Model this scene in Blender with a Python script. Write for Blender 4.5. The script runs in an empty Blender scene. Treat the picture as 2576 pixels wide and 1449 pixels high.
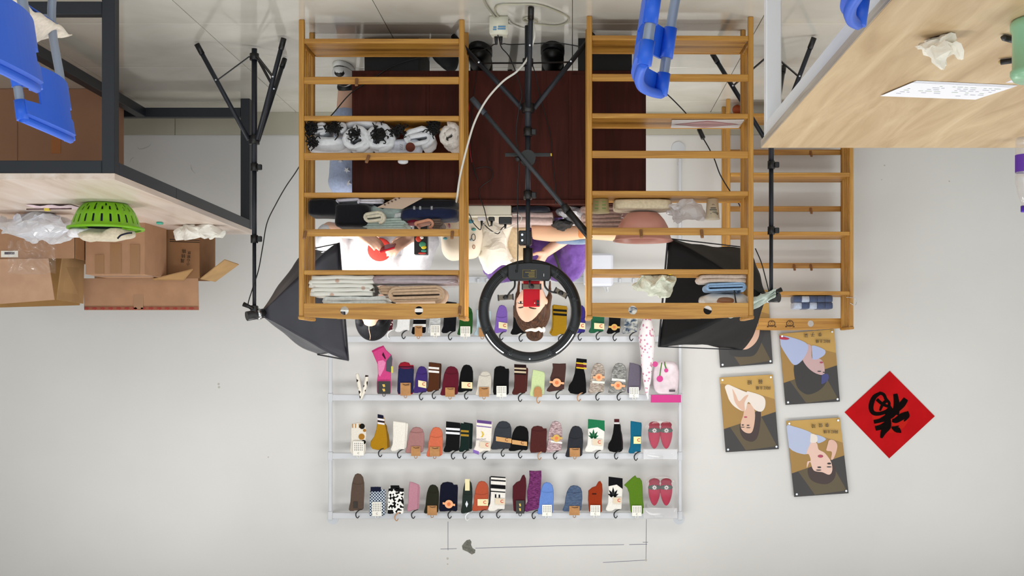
import bpy, bmesh, math, random
from mathutils import Vector, Matrix, Euler, noise
random.seed(7)
noise.seed_set(7)
R = math.radians
SC = bpy.context.scene
COL = SC.collection
# ------------------------------------------------------------------ camera
FPX, CX, CY, CAMH = 3160.0, 1440.0, 910.0, 1.445      # the photograph hangs upside down: the camera is rolled by 180 degrees
cam = bpy.data.cameras.new('camera')
cam.sensor_width = 36.0
cam.lens = FPX / 2576 * 36
cam.shift_x = (1288 - CX) / 2576
cam.shift_y = (CY - 724.5) / 2576
cam.clip_start = 0.05
camo = bpy.data.objects.new('camera', cam)
camo.matrix_world = Matrix.Translation((0, 0, CAMH)) @ Matrix.Rotation(R(90), 4, 'X') @ Matrix.Rotation(R(180), 4, 'Z')
COL.objects.link(camo)
SC.camera = camo
# ------------------------------------------------------------------ world, exposure
SC.view_settings.view_transform = 'Standard'
SC.view_settings.look = 'None'
SC.view_settings.gamma = 1.0
SC.view_settings.use_curve_mapping = False
SC.view_settings.exposure = 0.46
SC.cycles.max_bounces = 8
SC.cycles.transparent_max_bounces = 16
wd = bpy.data.worlds.new('daylight'); SC.world = wd
wd.use_nodes = True
bg = wd.node_tree.nodes['Background']
bg.inputs['Color'].default_value = (0.91, 0.965, 1.0, 1)
bg.inputs['Strength'].default_value = 1.5


def area(name, loc, size, power, rot, color=(1, 1, 1)):
    l = bpy.data.lights.new(name, 'AREA'); l.shape = 'RECTANGLE'; l.size, l.size_y = size; l.energy = power; l.color = color
    o = bpy.data.objects.new(name, l); o.location = loc; o.rotation_euler = rot; COL.objects.link(o); return o


LAMPS = [(-2.2, 3.4), (0.0, 3.4), (2.2, 3.4), (-2.2, 5.9), (0.0, 5.9), (2.2, 5.9)]
for lx, ly in LAMPS:                                   # light of the ceiling panels built further down
    area('panel_light', (lx, ly, 2.955), (1.15, 0.56), 11, (0, 0, 0), (0.985, 0.995, 1.0))


# ------------------------------------------------------------------ pixel helpers: a pixel gives a direction, d is the depth in metres
def W(x, y, d): return Vector(((CX - x) / FPX * d, d, CAMH + (y - CY) / FPX * d))
def XA(x, d): return (CX - x) / FPX * d
def ZA(y, d): return CAMH + (y - CY) / FPX * d


# ------------------------------------------------------------------ materials
def lin(c):
    if isinstance(c, str):
        c = tuple(int(c[i:i + 2], 16) / 255 for i in (0, 2, 4))
    return tuple(((v / 12.92) if v <= 0.04045 else ((v + 0.055) / 1.055) ** 2.4) for v in c[:3]) + (1,)


MC = {}


def nodes(name):
    m = bpy.data.materials.new(name); m.use_nodes = True
    nt = m.node_tree
    return m, nt, nt.nodes['Principled BSDF']


def N(nt, t, **k):
    n = nt.nodes.new(t)
    for a, v in k.items():
        if a in n.inputs.keys(): n.inputs[a].default_value = v
        else: setattr(n, a, v)
    return n


def coords(nt, kind='Object', scale=(1, 1, 1), rot=(0, 0, 0)):
    tc = N(nt, 'ShaderNodeTexCoord'); mp = N(nt, 'ShaderNodeMapping')
    mp.inputs['Scale'].default_value = scale; mp.inputs['Rotation'].default_value = rot
    nt.links.new(tc.outputs[kind], mp.inputs['Vector']); return mp.outputs['Vector']


def ramp(nt, fac, stops, const=False):
    r = N(nt, 'ShaderNodeValToRGB')
    if const: r.color_ramp.interpolation = 'CONSTANT'
    e = r.color_ramp.elements
    while len(e) > 1: e.remove(e[-1])
    e[0].position = stops[0][0]; e[0].color = lin(stops[0][1])
    for p, c in stops[1:]:
        q = e.new(p); q.color = lin(c)
    nt.links.new(fac, r.inputs['Fac']); return r.outputs['Color']


def bump(nt, bs, h, s, d=0.01):
    b = N(nt, 'ShaderNodeBump', Strength=s, Distance=d)
    nt.links.new(h, b.inputs['Height']); nt.links.new(b.outputs['Normal'], bs.inputs['Normal'])


def plain(c, rough=0.6, metal=0.0, spec=0.5, sheen=0.0, var=0.0, bmp=0.0, bscale=60, trans=0.0, alpha=1.0, emit=0.0):
    key = ('plain', c, rough, metal, spec, sheen, var, bmp, bscale, trans, alpha, emit)
    if key in MC: return MC[key]
    m, nt, bs = nodes('surface_' + c)
    bs.inputs['Base Color'].default_value = lin(c); bs.inputs['Roughness'].default_value = rough
    bs.inputs['Metallic'].default_value = metal; bs.inputs['Specular IOR Level'].default_value = spec
    if sheen: bs.inputs['Sheen Weight'].default_value = sheen
    if trans: bs.inputs['Transmission Weight'].default_value = trans
    if alpha < 1: bs.inputs['Alpha'].default_value = alpha
    if emit:
        bs.inputs['Emission Color'].default_value = lin(c); bs.inputs['Emission Strength'].default_value = emit
    if var or bmp:
        v = coords(nt)
        n = N(nt, 'ShaderNodeTexNoise', Scale=bscale, Detail=4.0)
        nt.links.new(v, n.inputs['Vector'])
        if var:
            mx = N(nt, 'ShaderNodeMix', data_type='RGBA', blend_type='MULTIPLY'); mx.inputs[0].default_value = 1.0
            mx.inputs[6].default_value = lin(c)
            rr = N(nt, 'ShaderNodeMapRange'); rr.inputs['From Min'].default_value = 0.3; rr.inputs['From Max'].default_value = 0.7
            rr.inputs['To Min'].default_value = 1 - var; rr.inputs['To Max'].default_value = 1 + var * 0.5
            nt.links.new(n.outputs['Fac'], rr.inputs['Value']); nt.links.new(rr.outputs['Result'], mx.inputs[7])
            nt.links.new(mx.outputs[2], bs.inputs['Base Color'])
        if bmp: bump(nt, bs, n.outputs['Fac'], bmp, 0.004)
    MC[key] = m; return m


def cloth(c, var=0.14, bmp=0.35): return plain(c, 0.92, spec=0.15, sheen=0.25, var=var, bmp=bmp, bscale=90)
def plastic(c, rough=0.35): return plain(c, rough)


def wood(name, stops, scale, rough=0.45, axis_rot=(0, 0, 0), detail=5.0, bmp=0.06, dist=1.2):
    if name in MC: return MC[name]
    m, nt, bs = nodes(name)
    v = coords(nt, 'Object', scale, axis_rot)
    n = N(nt, 'ShaderNodeTexNoise', Scale=1.0, Detail=detail, Roughness=0.6, Distortion=dist)
    nt.links.new(v, n.inputs['Vector'])
    nt.links.new(ramp(nt, n.outputs['Fac'], stops), bs.inputs['Base Color'])
    bs.inputs['Roughness'].default_value = rough
    bump(nt, bs, n.outputs['Fac'], bmp, 0.003)
    MC[name] = m; return m


BAM_ST = [(0.22, '8f6122'), (0.42, 'ae7a30'), (0.58, 'c08c3c'), (0.75, 'd2a454')]
BAMX = wood('bamboo_across', BAM_ST, (2.2, 40, 60), 0.42)
BAMZ = wood('bamboo_upright', BAM_ST, (60, 40, 2.2), 0.42)
OAKN = wood('pale_oak_right', [(0.25, 'a2855e'), (0.42, 'b79a72'), (0.55, 'c4a982'), (0.68, 'cfb791'), (0.8, 'dcc9a8')], (14, 1.3, 20), 0.5, dist=0.8, bmp=0.02)
OAKL = wood('pale_oak_left', [(0.25, 'c2ab98'), (0.45, 'd8c6b8'), (0.6, 'e0d1c6'), (0.8, 'e9ded8')], (12, 1.2, 20), 0.32, dist=0.8, bmp=0.02)
MAHOG = wood('dark_mahogany', [(0.3, '37170f'), (0.5, '451c14'), (0.7, '51241b')], (18, 18, 1.6), 0.55, bmp=0.02)
MAHOG.node_tree.nodes['Principled BSDF'].inputs['Specular IOR Level'].default_value = 0.15
BLKSTEEL = plain('20242c', 0.45, spec=0.4)
BLACK = plain('0c0c0e', 0.4)
BLKSOFT = plain('101012', 0.7)
WHITEM = plain('e4e6ea', 0.4)
CHROME = plain('c9ccd0', 0.22, metal=1.0)
DARKFAB = plain('15161d', 0.5, var=0.25, bmp=0.3, bscale=14)


def cardboard(c='b58d6c'):
    return plain(c, 0.85, spec=0.2, var=0.10, bmp=0.12, bscale=12)


def glassy(name, col='ffffff', t=0.75, rough=0.08, white=0.12):
    if name in MC: return MC[name]
    m = bpy.data.materials.new(name); m.use_nodes = True; nt = m.node_tree
    nt.nodes.remove(nt.nodes['Principled BSDF'])
    out = nt.nodes['Material Output']
    tr = N(nt, 'ShaderNodeBsdfTransparent'); tr.inputs['Color'].default_value = lin(col)
    gl = N(nt, 'ShaderNodeBsdfGlossy', Roughness=rough)
    df = N(nt, 'ShaderNodeBsdfDiffuse'); df.inputs['Color'].default_value = (0.9, 0.9, 0.92, 1)
    tl = N(nt, 'ShaderNodeBsdfTranslucent'); tl.inputs['Color'].default_value = (0.9, 0.9, 0.92, 1)
    ad = N(nt, 'ShaderNodeMixShader'); ad.inputs[0].default_value = 0.5
    nt.links.new(df.outputs[0], ad.inputs[1]); nt.links.new(tl.outputs[0], ad.inputs[2])
    m1 = N(nt, 'ShaderNodeMixShader'); m1.inputs[0].default_value = white / max(1e-3, white + 1 - t - white + 0.001) if t < 1 else 0
    nt.links.new(gl.outputs[0], m1.inputs[1]); nt.links.new(ad.outputs[0], m1.inputs[2])
    m2 = N(nt, 'ShaderNodeMixShader'); m2.inputs[0].default_value = 1 - t
    nt.links.new(tr.outputs[0], m2.inputs[1]); nt.links.new(m1.outputs[0], m2.inputs[2])
    nt.links.new(m2.outputs[0], out.inputs['Surface'])
    MC[name] = m; return m


CLEAR = glassy('clear_film', t=0.86, white=0.05, rough=0.12)
MILKY = glassy('milky_film', t=0.35, white=0.5, rough=0.25)


# ------------------------------------------------------------------ mesh builder
def frame(z, x=None):
    z = z.normalized()
    if x is None: x = Vector((1, 0, 0)) if abs(z.x) < 0.9 else Vector((0, 1, 0))
    y = z.cross(x).normalized(); x = y.cross(z).normalized()
    return x, y, z


def smooth_path(pts, k=6):
    pts = [Vector(p) for p in pts]
    if len(pts) < 3: return pts
    out = []
    for i in range(len(pts) - 1):
        p0 = pts[max(i - 1, 0)]; p1 = pts[i]; p2 = pts[i + 1]; p3 = pts[min(i + 2, len(pts) - 1)]
        for j in range(k):
            t = j / k
            out.append(0.5 * ((2 * p1) + (p2 - p0) * t + (2 * p0 - 5 * p1 + 4 * p2 - p3) * t * t + (3 * p1 - p0 - 3 * p2 + p3) * t ** 3))
    out.append(pts[-1]); return out


class G:
    def __init__(s): s.v = []; s.f = []; s.sm = []

    def add(s, vs, fs, smooth=False):
        o = len(s.v); s.v += [Vector(v) for v in vs]; s.f += [tuple(i + o for i in f) for f in fs]; s.sm += [smooth] * len(fs); return s

    def box(s, c, size, rot=None, bev=0.0):
        hx, hy, hz = (q / 2 for q in size)
        b = min(bev, hx * 0.9, hy * 0.9, hz * 0.9)
        if b <= 0:
            vs = [Vector((x, y, z)) for x in (-hx, hx) for y in (-hy, hy) for z in (-hz, hz)]
            fs = [(0, 1, 3, 2), (4, 6, 7, 5), (0, 4, 5, 1), (2, 3, 7, 6), (0, 2, 6, 4), (1, 5, 7, 3)]
        else:
            vs = []; idx = {}
            for sx in (-1, 1):
                for sy in (-1, 1):
                    for sz in (-1, 1):
                        for ax in range(3):
                            p = [sx * (hx - b), sy * (hy - b), sz * (hz - b)]
                            p[ax] = (sx * hx, sy * hy, sz * hz)[ax]
                            idx[(sx, sy, sz, ax)] = len(vs); vs.append(Vector(p))
            I = idx; fs = []
            for ax in range(3):
                o1, o2 = [a for a in range(3) if a != ax]
                for sg in (-1, 1):
                    q = []
                    for a, bb in ((-1, -1), (1, -1), (1, 1), (-1, 1)):
                        k = [0, 0, 0]; k[ax] = sg; k[o1] = a; k[o2] = bb; q.append(I[(*k, ax)])
                    fs.append(tuple(q))
            for ax in range(3):
                o1, o2 = [a for a in range(3) if a != ax]
                for a in (-1, 1):
                    for bb in (-1, 1):
                        k0 = [0, 0, 0]; k1 = [0, 0, 0]
                        k0[ax] = -1; k1[ax] = 1; k0[o1] = k1[o1] = a; k0[o2] = k1[o2] = bb
                        fs.append((I[(*k0, o1)], I[(*k1, o1)], I[(*k1, o2)], I[(*k0, o2)]))
            for sx in (-1, 1):
                for sy in (-1, 1):
                    for sz in (-1, 1):
                        fs.append(tuple(I[(sx, sy, sz, a)] for a in range(3)))
        M3 = rot if rot is not None else Matrix.Identity(3)
        c = Vector(c)
        return s.add([c + M3 @ v for v in vs], fs)

    def bar(s, p0, p1, w, h, up=(0, 0, 1), bev=0.0):
        p0 = Vector(p0); p1 = Vector(p1); d = p1 - p0
        z = d.normalized(); u = Vector(up)
        if abs(z.dot(u)) > 0.98: u = Vector((0, 1, 0))
        x = z.cross(u).normalized(); y = x.cross(z)
        M3 = Matrix((x, z, y)).transposed()
        return s.box((p0 + p1) / 2, (w, d.length, h), M3, bev)

    def tube(s, pts, r, n=8, smooth=True, k=6, cap=True):
        pts = smooth_path(pts, k) if smooth else [Vector(p) for p in pts]
        m = len(pts); rs = r if isinstance(r, (list, tuple)) else None
        vs = []; fs = []; prev = None
        for i, p in enumerate(pts):
            t = (pts[min(i + 1, m - 1)] - pts[max(i - 1, 0)])
            if t.length < 1e-9: t = Vector((0, 0, 1))
            t.normalize()
            if prev is None: x, y, _ = frame(t)
            else:
                x = (prev - t * prev.dot(t))
                if x.length < 1e-6: x, y, _ = frame(t)
                x.normalize(); y = t.cross(x)
            prev = x
            if rs:
                q = i / (m - 1) * (len(rs) - 1); a = int(min(q, len(rs) - 2)); rr = rs[a] + (rs[a + 1] - rs[a]) * (q - a)
            else: rr = r
            for j in range(n):
                a = 2 * math.pi * j / n
                vs.append(p + x * math.cos(a) * rr + y * math.sin(a) * rr)
        for i in range(m - 1):
            for j in range(n):
                fs.append((i * n + j, i * n + (j + 1) % n, (i + 1) * n + (j + 1) % n, (i + 1) * n + j))
        if cap:
            fs.append(tuple(range(n - 1, -1, -1))); fs.append(tuple((m - 1) * n + j for j in range(n)))
        return s.add(vs, fs, True)

    def cyl(s, p0, p1, r0, r1=None, n=16):
        p0 = Vector(p0); p1 = Vector(p1); r1 = r0 if r1 is None else r1
        x, y, z = frame(p1 - p0); vs = []
        for p, r in ((p0, r0), (p1, r1)):
            for j in range(n):
                a = 2 * math.pi * j / n; vs.append(p + x * math.cos(a) * r + y * math.sin(a) * r)
        o = len(s.v)
        s.add(vs, [(j, (j + 1) % n, n + (j + 1) % n, n + j) for j in range(n)], True)
        s.f += [tuple(o + j for j in range(n - 1, -1, -1)), tuple(o + n + j for j in range(n))]; s.sm += [False, False]
        return s

    def lathe(s, prof, c=(0, 0, 0), axis=(0, 0, 1), n=24, keep=None, closed=False):
        x, y, z = frame(Vector(axis)); c = Vector(c); vs = []; fs = []; m = len(prof)
        for r, h in prof:
            for j in range(n):
                a = 2 * math.pi * j / n; vs.append(c + z * h + x * math.cos(a) * r + y * math.sin(a) * r)
        for i in range(m - 1):
            for j in range(n):
                if keep and not keep(i, j): continue
                fs.append((i * n + j, i * n + (j + 1) % n, (i + 1) * n + (j + 1) % n, (i + 1) * n + j))
        if closed:
            fs.append(tuple(range(n - 1, -1, -1))); fs.append(tuple((m - 1) * n + j for j in range(n)))
        return s.add(vs, fs, True)

    def capsule(s, p0, p1, r0, r1=None, n=14, flat=1.0, fdir=None):
        p0 = Vector(p0); p1 = Vector(p1); r1 = r0 if r1 is None else r1
        d = p1 - p0
        x, y, z = frame(d if d.length > 1e-6 else Vector((0, 0, 1)), fdir)
        vs = [p0 - z * r0]; fs = []; K = 4; rings = 0
        for i in range(1, K + 1):
            a = math.pi / 2 * i / K
            for j in range(n):
                b = 2 * math.pi * j / n
                vs.append(p0 - z * r0 * math.cos(a) + (x * math.cos(b) + y * math.sin(b) * flat) * r0 * math.sin(a))
            rings += 1
        for i in range(K):
            a = math.pi / 2 * i / K
            for j in range(n):
                b = 2 * math.pi * j / n
                vs.append(p1 + z * r1 * math.sin(a) + (x * math.cos(b) + y * math.sin(b) * flat) * r1 * math.cos(a))
            rings += 1
        vs.append(p1 + z * r1); L = len(vs) - 1
        for j in range(n): fs.append((0, 1 + (j + 1) % n, 1 + j))
        for i in range(rings - 1):
            for j in range(n):
                fs.append((1 + i * n + j, 1 + i * n + (j + 1) % n, 1 + (i + 1) * n + (j + 1) % n, 1 + (i + 1) * n + j))
        for j in range(n): fs.append((1 + (rings - 1) * n + j, 1 + (rings - 1) * n + (j + 1) % n, L))
        return s.add(vs, fs, True)

    def ball(s, c, rad, nu=20, nv=12, fn=None, M3=None):
        c = Vector(c); rad = Vector(rad) if not isinstance(rad, (int, float)) else Vector((rad,) * 3)
        vs = []; fs = []
        def P(a, b):
            u = Vector((math.cos(a) * math.cos(b), math.sin(a) * math.cos(b), math.sin(b)))
            p = Vector((u.x * rad.x, u.y * rad.y, u.z * rad.z))
            if fn: p = fn(u, p)
            if M3 is not None: p = M3 @ p
            return c + p
        vs.append(P(0, -math.pi / 2))
        for i in range(1, nv):
            b = -math.pi / 2 + math.pi * i / nv
            for j in range(nu): vs.append(P(2 * math.pi * j / nu, b))
        vs.append(P(0, math.pi / 2)); L = len(vs) - 1
        for j in range(nu): fs.append((0, 1 + (j + 1) % nu, 1 + j))
        for i in range(nv - 2):
            for j in range(nu):
                fs.append((1 + i * nu + j, 1 + i * nu + (j + 1) % nu, 1 + (i + 1) * nu + (j + 1) % nu, 1 + (i + 1) * nu + j))
        for j in range(nu): fs.append((1 + (nv - 2) * nu + j, 1 + (nv - 2) * nu + (j + 1) % nu, L))
        return s.add(vs, fs, True)

    def prism(s, poly, thick, side=None, bev=0.0):
        """poly: 3D points of the front; extruded by vector thick; bev pulls the rim in on both faces"""
        poly = [Vector(p) for p in poly]; t = Vector(thick); n = len(poly)
        c = sum(poly, Vector()) / n
        def ins(p, i):
            if bev <= 0: return p
            a = poly[i - 1]; b = poly[(i + 1) % n]; tg = (b - a)
            if tg.length < 1e-9: return p
            nn = tg.cross(t).normalized()
            if nn.dot(c - p) < 0 and False: nn = -nn
            return p + nn * bev * s._sg
        if bev > 0:
            ar = sum(((poly[i]).cross(poly[(i + 1) % n]) for i in range(n)), Vector())
            s._sg = -1 if ar.dot(t) > 0 else 1
            fr = [ins(p, i) for i, p in enumerate(poly)]
            tb = t.normalized() * min(bev, t.length * 0.4)
            rings = [fr, [p + tb for p in poly], [p + t - tb for p in poly], [p + t for p in fr]]
        else: rings = [poly, [p + t for p in poly]]
        vs = [p for r in rings for p in r]; fs = []
        m = len(rings)
        for i in range(m - 1):
            for j in range(n): fs.append((i * n + j, i * n + (j + 1) % n, (i + 1) * n + (j + 1) % n, (i + 1) * n + j))
        o = len(s.v); s.add(vs, fs, bev > 0)
        s.f += [tuple(o + j for j in range(n - 1, -1, -1)), tuple(o + (m - 1) * n + j for j in range(n))]; s.sm += [False, False]
        return s

    def sheet(s, fn, nu, nv, thick=0.0):
        vs = [Vector(fn(i / nu, j / nv)) for j in range(nv + 1) for i in range(nu + 1)]
        fs = [(j * (nu + 1) + i, j * (nu + 1) + i + 1, (j + 1) * (nu + 1) + i + 1, (j + 1) * (nu + 1) + i) for j in range(nv) for i in range(nu)]
        return s.add(vs, fs, True)

    def xform(s, M): s.v = [M @ v for v in s.v]; return s

    def mesh(s, name, org=None):
        o = Vector(org) if org is not None else Vector()
        me = bpy.data.meshes.new(name)
        me.from_pydata([tuple(v - o) for v in s.v], [], s.f)
        bm = bmesh.new(); bm.from_mesh(me); bmesh.ops.recalc_face_normals(bm, faces=bm.faces); bm.to_mesh(me); bm.free()
        if any(s.sm):
            me.polygons.foreach_set('use_smooth', s.sm if len(s.sm) == len(me.polygons) else [True] * len(me.polygons))
        me.update(); return me


def link(name, me, mat=None, parent=None):
    o = bpy.data.objects.new(name, me)
    if mat is not None and not me.materials: me.materials.append(mat)
    COL.objects.link(o)
    if parent is not None: o.parent = parent
    return o


def tag(o, label=None, cat=None, group=None, kind=None):
    if label: o['label'] = label
    if cat: o['category'] = cat
    if group: o['group'] = group
    if kind: o['kind'] = kind
    return o


def thing(name, label, cat, loc=(0, 0, 0), rotz=0, group=None):
    o = bpy.data.objects.new(name, None); o.empty_display_size = 0.05; COL.objects.link(o)
    o.location = loc; o.rotation_euler = (0, 0, rotz); return tag(o, label, cat, group)


def worg(o):
    v = Vector()
    while o is not None: v = v + o.location; o = o.parent
    return v


def part(root, name, g, mat, label=None, local=False, kind=None):
    """mesh child; vertices in world space (root not rotated) or in the root's own space"""
    o = link(name, g.mesh(name, None if local else worg(root)), mat, root)
    return tag(o, label, kind=kind)


def solo(name, g, mat, label, cat, group=None, loc=None):
    """a thing that is one mesh, its origin at the base centre"""
    if loc is None:
        mn = [min(v[i] for v in g.v) for i in range(3)]; mx = [max(v[i] for v in g.v) for i in range(3)]
        loc = ((mn[0] + mx[0]) / 2, (mn[1] + mx[1]) / 2, mn[2])
    o = link(name, g.mesh(name, loc), mat); o.location = loc
    return tag(o, label, cat, group)


def struct(name, g, mat, parent=None):
    o = link(name, g.mesh(name), mat, parent)
    if parent is None: o['kind'] = 'structure'
    return o


def mod(o, kind, **k):
    m = o.modifiers.new(kind.lower(), kind)
    for a, v in k.items(): setattr(m, a, v)
    return m


TXT = {}


def text(s, mat, parent, origin, u, v, size, name='lettering', label=None, ext=0.0004, center=True, bold=0.0):
    """flat print as thin letters; u, v unit vectors of the reading direction and of up"""
    cu = bpy.data.curves.new('t', 'FONT'); cu.body = s; cu.size = size; cu.extrude = ext; cu.offset = bold
    if center: cu.align_x = 'CENTER'; cu.align_y = 'CENTER'
    cu.resolution_u = 2
    ob = bpy.data.objects.new('t', cu)
    me = bpy.data.meshes.new_from_object(ob)
    bpy.data.objects.remove(ob); bpy.data.curves.remove(cu)
    u = Vector(u).normalized(); v = Vector(v).normalized(); w = u.cross(v)
    M = Matrix((u, v, w)).transposed().to_4x4(); M.translation = Vector(origin) - worg(parent)
    me.transform(M); me.name = name
    me.materials.clear(); me.materials.append(mat)
    o = link(name, me, None, parent); return tag(o, label)


# soft things -------------------------------------------------------
def cushion(x0, x1, y0, y1, z0, z1, amp=0.006, seed=0, e=0.45, nu=28, nv=14, fs=18):
    """a soft rounded block (folded cloth) with dents"""
    c = Vector(((x0 + x1) / 2, (y0 + y1) / 2, (z0 + z1) / 2)); h = Vector((abs(x1 - x0) / 2, abs(y1 - y0) / 2, abs(z1 - z0) / 2))
    def fn(u, p):
        q = Vector([math.copysign(abs(u[i]) ** e, u[i]) for i in range(3)])
        q = Vector((q.x * h.x, q.y * h.y, q.z * h.z))
        n = noise.noise_vector((c + q) * fs + Vector((seed * 3.1, seed, -seed)))
        q += n * amp
        q.z = max(q.z, -h.z)
        return q
    return G().ball(c, 1.0, nu, nv, fn)


def crumple(c, rad, amp=0.25, seed=0, fs=3.0, nu=30, nv=18, floor=None, flat=True):
    """crushed paper, film or cloth: an egg pushed about by noise in its own space"""
    c = Vector(c); rad = Vector(rad); f1 = fs * .42 / ((rad.x + rad.y + rad.z) / 3); a1 = min(rad) * (.35 + amp * 1.3); o = Vector((seed * 1.7, seed * 2.3, seed))
    def fn(u, p):
        p = p * (.82 + .5 * amp * noise.noise(u * 1.3 + o))
        q = p + noise.noise_vector(p * f1 + o) * a1 + noise.noise_vector(p * f1 * 2.4 - o) * a1 * .42
        if floor is not None and c.z + q.z < floor: q.z = floor - c.z
        return q
    g = G().ball(c, rad, nu, nv, fn)
    if flat: g.sm = [False] * len(g.f)
    return g


def ribbon(path, th, y0, y1, amp=0.002, seed=0, ny=5, taper=0.0):
    """a strip of cloth seen end on: path in the X-Z plane, extruded from depth y0 to y1"""
    pts = [Vector((p[0], 0, p[1])) for p in path]; m = len(pts); g = G(); vs = []; fs = []
    left = []; right = []
    for i, p in enumerate(pts):
        t = pts[min(i + 1, m - 1)] - pts[max(i - 1, 0)]
        t.normalize(); n = Vector((-t.z, 0, t.x)); left.append(p + n * th / 2); right.append(p - n * th / 2)
    loop = left + right[::-1]; L = len(loop)
    for j in range(ny + 1):
        y = y0 + (y1 - y0) * j / ny; sh = 1 - taper * abs(j / ny - 0.5) * 2
        for q in loop:
            n = noise.noise_vector(Vector((q.x * 9 + seed, y * 14, q.z * 16)))
            vs.append(Vector((q.x + n.x * amp * 2, y + (n.y * amp * 3 if j in (0, ny) else 0), q.z + n.z * amp)))
    for j in range(ny):
        for i in range(L):
            fs.append((j * L + i, j * L + (i + 1) % L, (j + 1) * L + (i + 1) % L, (j + 1) * L + i))
    for j in (0, ny):
        for i in range(m - 1): fs.append((j * L + i, j * L + i + 1, j * L + L - 2 - i, j * L + L - 1 - i))
    return g.add(vs, fs, True)


def serp(xl, xr, z0, n, th, right_first=True, jit=0.006, seed=1):
    """serpentine fold path of n layers between xl and xr standing on z0"""
    rnd = random.Random(seed); p = []; lo, hi = min(xl, xr), max(xl, xr); r = th / 2
    d = 1 if right_first else -1
    for k in range(n):
        z = z0 + th / 2 + k * th * 1.0
        a, b = (lo + rnd.random() * jit, hi - rnd.random() * jit)
        xs = [a + (b - a) * t / 8 for t in range(9)]
        if d < 0: xs = xs[::-1]
        for i, x in enumerate(xs): p.append((x, z + math.sin(x * 40 + seed + k) * th * 0.06))
        if k < n - 1:
            e = xs[-1]
            for q in (-50, 0, 50):
                p.append((e + d * math.cos(R(q)) * th * 0.5, z + th / 2 + math.sin(R(q)) * th * 0.5))
        d = -d
    return p


def spiral(xl, xr, z0, turns, th):
    lo, hi = min(xl, xr), max(xl, xr); p = []
    cx = (lo + hi) / 2; H = turns * th * 2; zc = z0 + H / 2
    for i in range(turns * 2, 0, -1):
        rr = th * (i - 0.5) / 2 * 1.0
        hw = (hi - lo) / 2 - (turns * 2 - i) * th * 0.25 - rr
        s = 1 if i % 2 else -1
        for t in range(7):
            a = -math.pi / 2 + math.pi * t / 6
            p.append((cx + s * (hw + rr * math.cos(a)), zc + s * rr * math.sin(a) - (th * 0.25 if s > 0 else -th * 0.25) * 0))
    return p


def px_box(x0, y0, x1, y1, d):
    return (XA(x1, d), XA(x0, d), ZA(min(y0, y1), d), ZA(max(y0, y1), d))
# ================================================================== the room
YW = 7.28
WALLM, nt, bs = nodes('white_wall_paint')
v = coords(nt, 'Object', (1, 1, 1))
n1 = N(nt, 'ShaderNodeTexNoise', Scale=1.3, Detail=3.0); nt.links.new(v, n1.inputs['Vector'])
nt.links.new(ramp(nt, n1.outputs['Fac'], [(0.3, 'd8d7d5'), (0.7, 'dedddb')]), bs.inputs['Base Color'])
n2 = N(nt, 'ShaderNodeTexNoise', Scale=160.0, Detail=2.0); nt.links.new(v, n2.inputs['Vector'])
bump(nt, bs, n2.outputs['Fac'], 0.06, 0.003)
bs.inputs['Roughness'].default_value = 0.75

TILEM, nt, bs = nodes('polished_cream_tile')
v = coords(nt, 'Object', (1, 1, 1))
n1 = N(nt, 'ShaderNodeTexNoise', Scale=2.2, Detail=6.0, Distortion=1.5); nt.links.new(v, n1.inputs['Vector'])
nt.links.new(ramp(nt, n1.outputs['Fac'], [(0.3, 'd0cdc2'), (0.5, 'dad7cd'), (0.7, 'e1dfd7')]), bs.inputs['Base Color'])
n2 = N(nt, 'ShaderNodeTexNoise', Scale=9.0, Detail=4.0); nt.links.new(v, n2.inputs['Vector'])
rr = N(nt, 'ShaderNodeMapRange'); rr.inputs['To Min'].default_value = 0.03; rr.inputs['To Max'].default_value = 0.14
nt.links.new(n2.outputs['Fac'], rr.inputs['Value']); nt.links.new(rr.outputs['Result'], bs.inputs['Roughness'])
BASEM = plain('b9b5a4', 0.35, var=0.06, bscale=6)
GROUT = plain('6d685c', 0.9)

floor = struct('floor', G().box((0, 2.9, -0.05), (9.2, 8.8, 0.09)), GROUT)
TW = 0.8; tile_me = G().box((0, 0, -0.003), (TW - 0.003, TW - 0.003, 0.006), bev=0.0012).mesh('tile'); tile_me.materials.append(TILEM)
for iy in range(-8, 3):
    y0 = 5.372 + iy * TW
    for ix in range(-5, 6):
        x0 = 0.0 + ix * TW - 0.0
        y1 = min(y0 + TW, YW)
        if y1 - y0 < TW - 0.01:
            t = link('tile', G().box((0, 0, -0.003), (TW - 0.003, y1 - y0 - 0.003, 0.006), bev=0.0012).mesh('tile'), TILEM, floor)
        else: t = link('tile', tile_me, None, floor)
        t.location = (x0 + TW / 2, (y0 + y1) / 2, 0)
wall = struct('wall_back', G().box((0, YW + 0.06, 1.5), (9.2, 0.12, 3.06)), WALLM)
struct('wall_left', G().box((-4.56, 2.9, 1.5), (0.12, 8.8, 3.06)), WALLM)
struct('wall_right', G().box((4.56, 2.9, 1.5), (0.12, 8.8, 3.06)), WALLM)
struct('ceiling', G().box((0, 2.9, 3.03), (9.2, 8.8, 0.06)), WALLM)
bb = struct('baseboard_back', G().box((0, YW - 0.003, 0.066), (9.0, 0.006, 0.132)), GROUT)
for ix in range(-5, 6):
    t = link('tile', G().box((0, 0, 0), (TW - 0.003, 0.006, 0.132), bev=0.001).mesh('tile'), BASEM, bb)
    t.location = (ix * TW + 0.3, YW - 0.009, 0.066)
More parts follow.
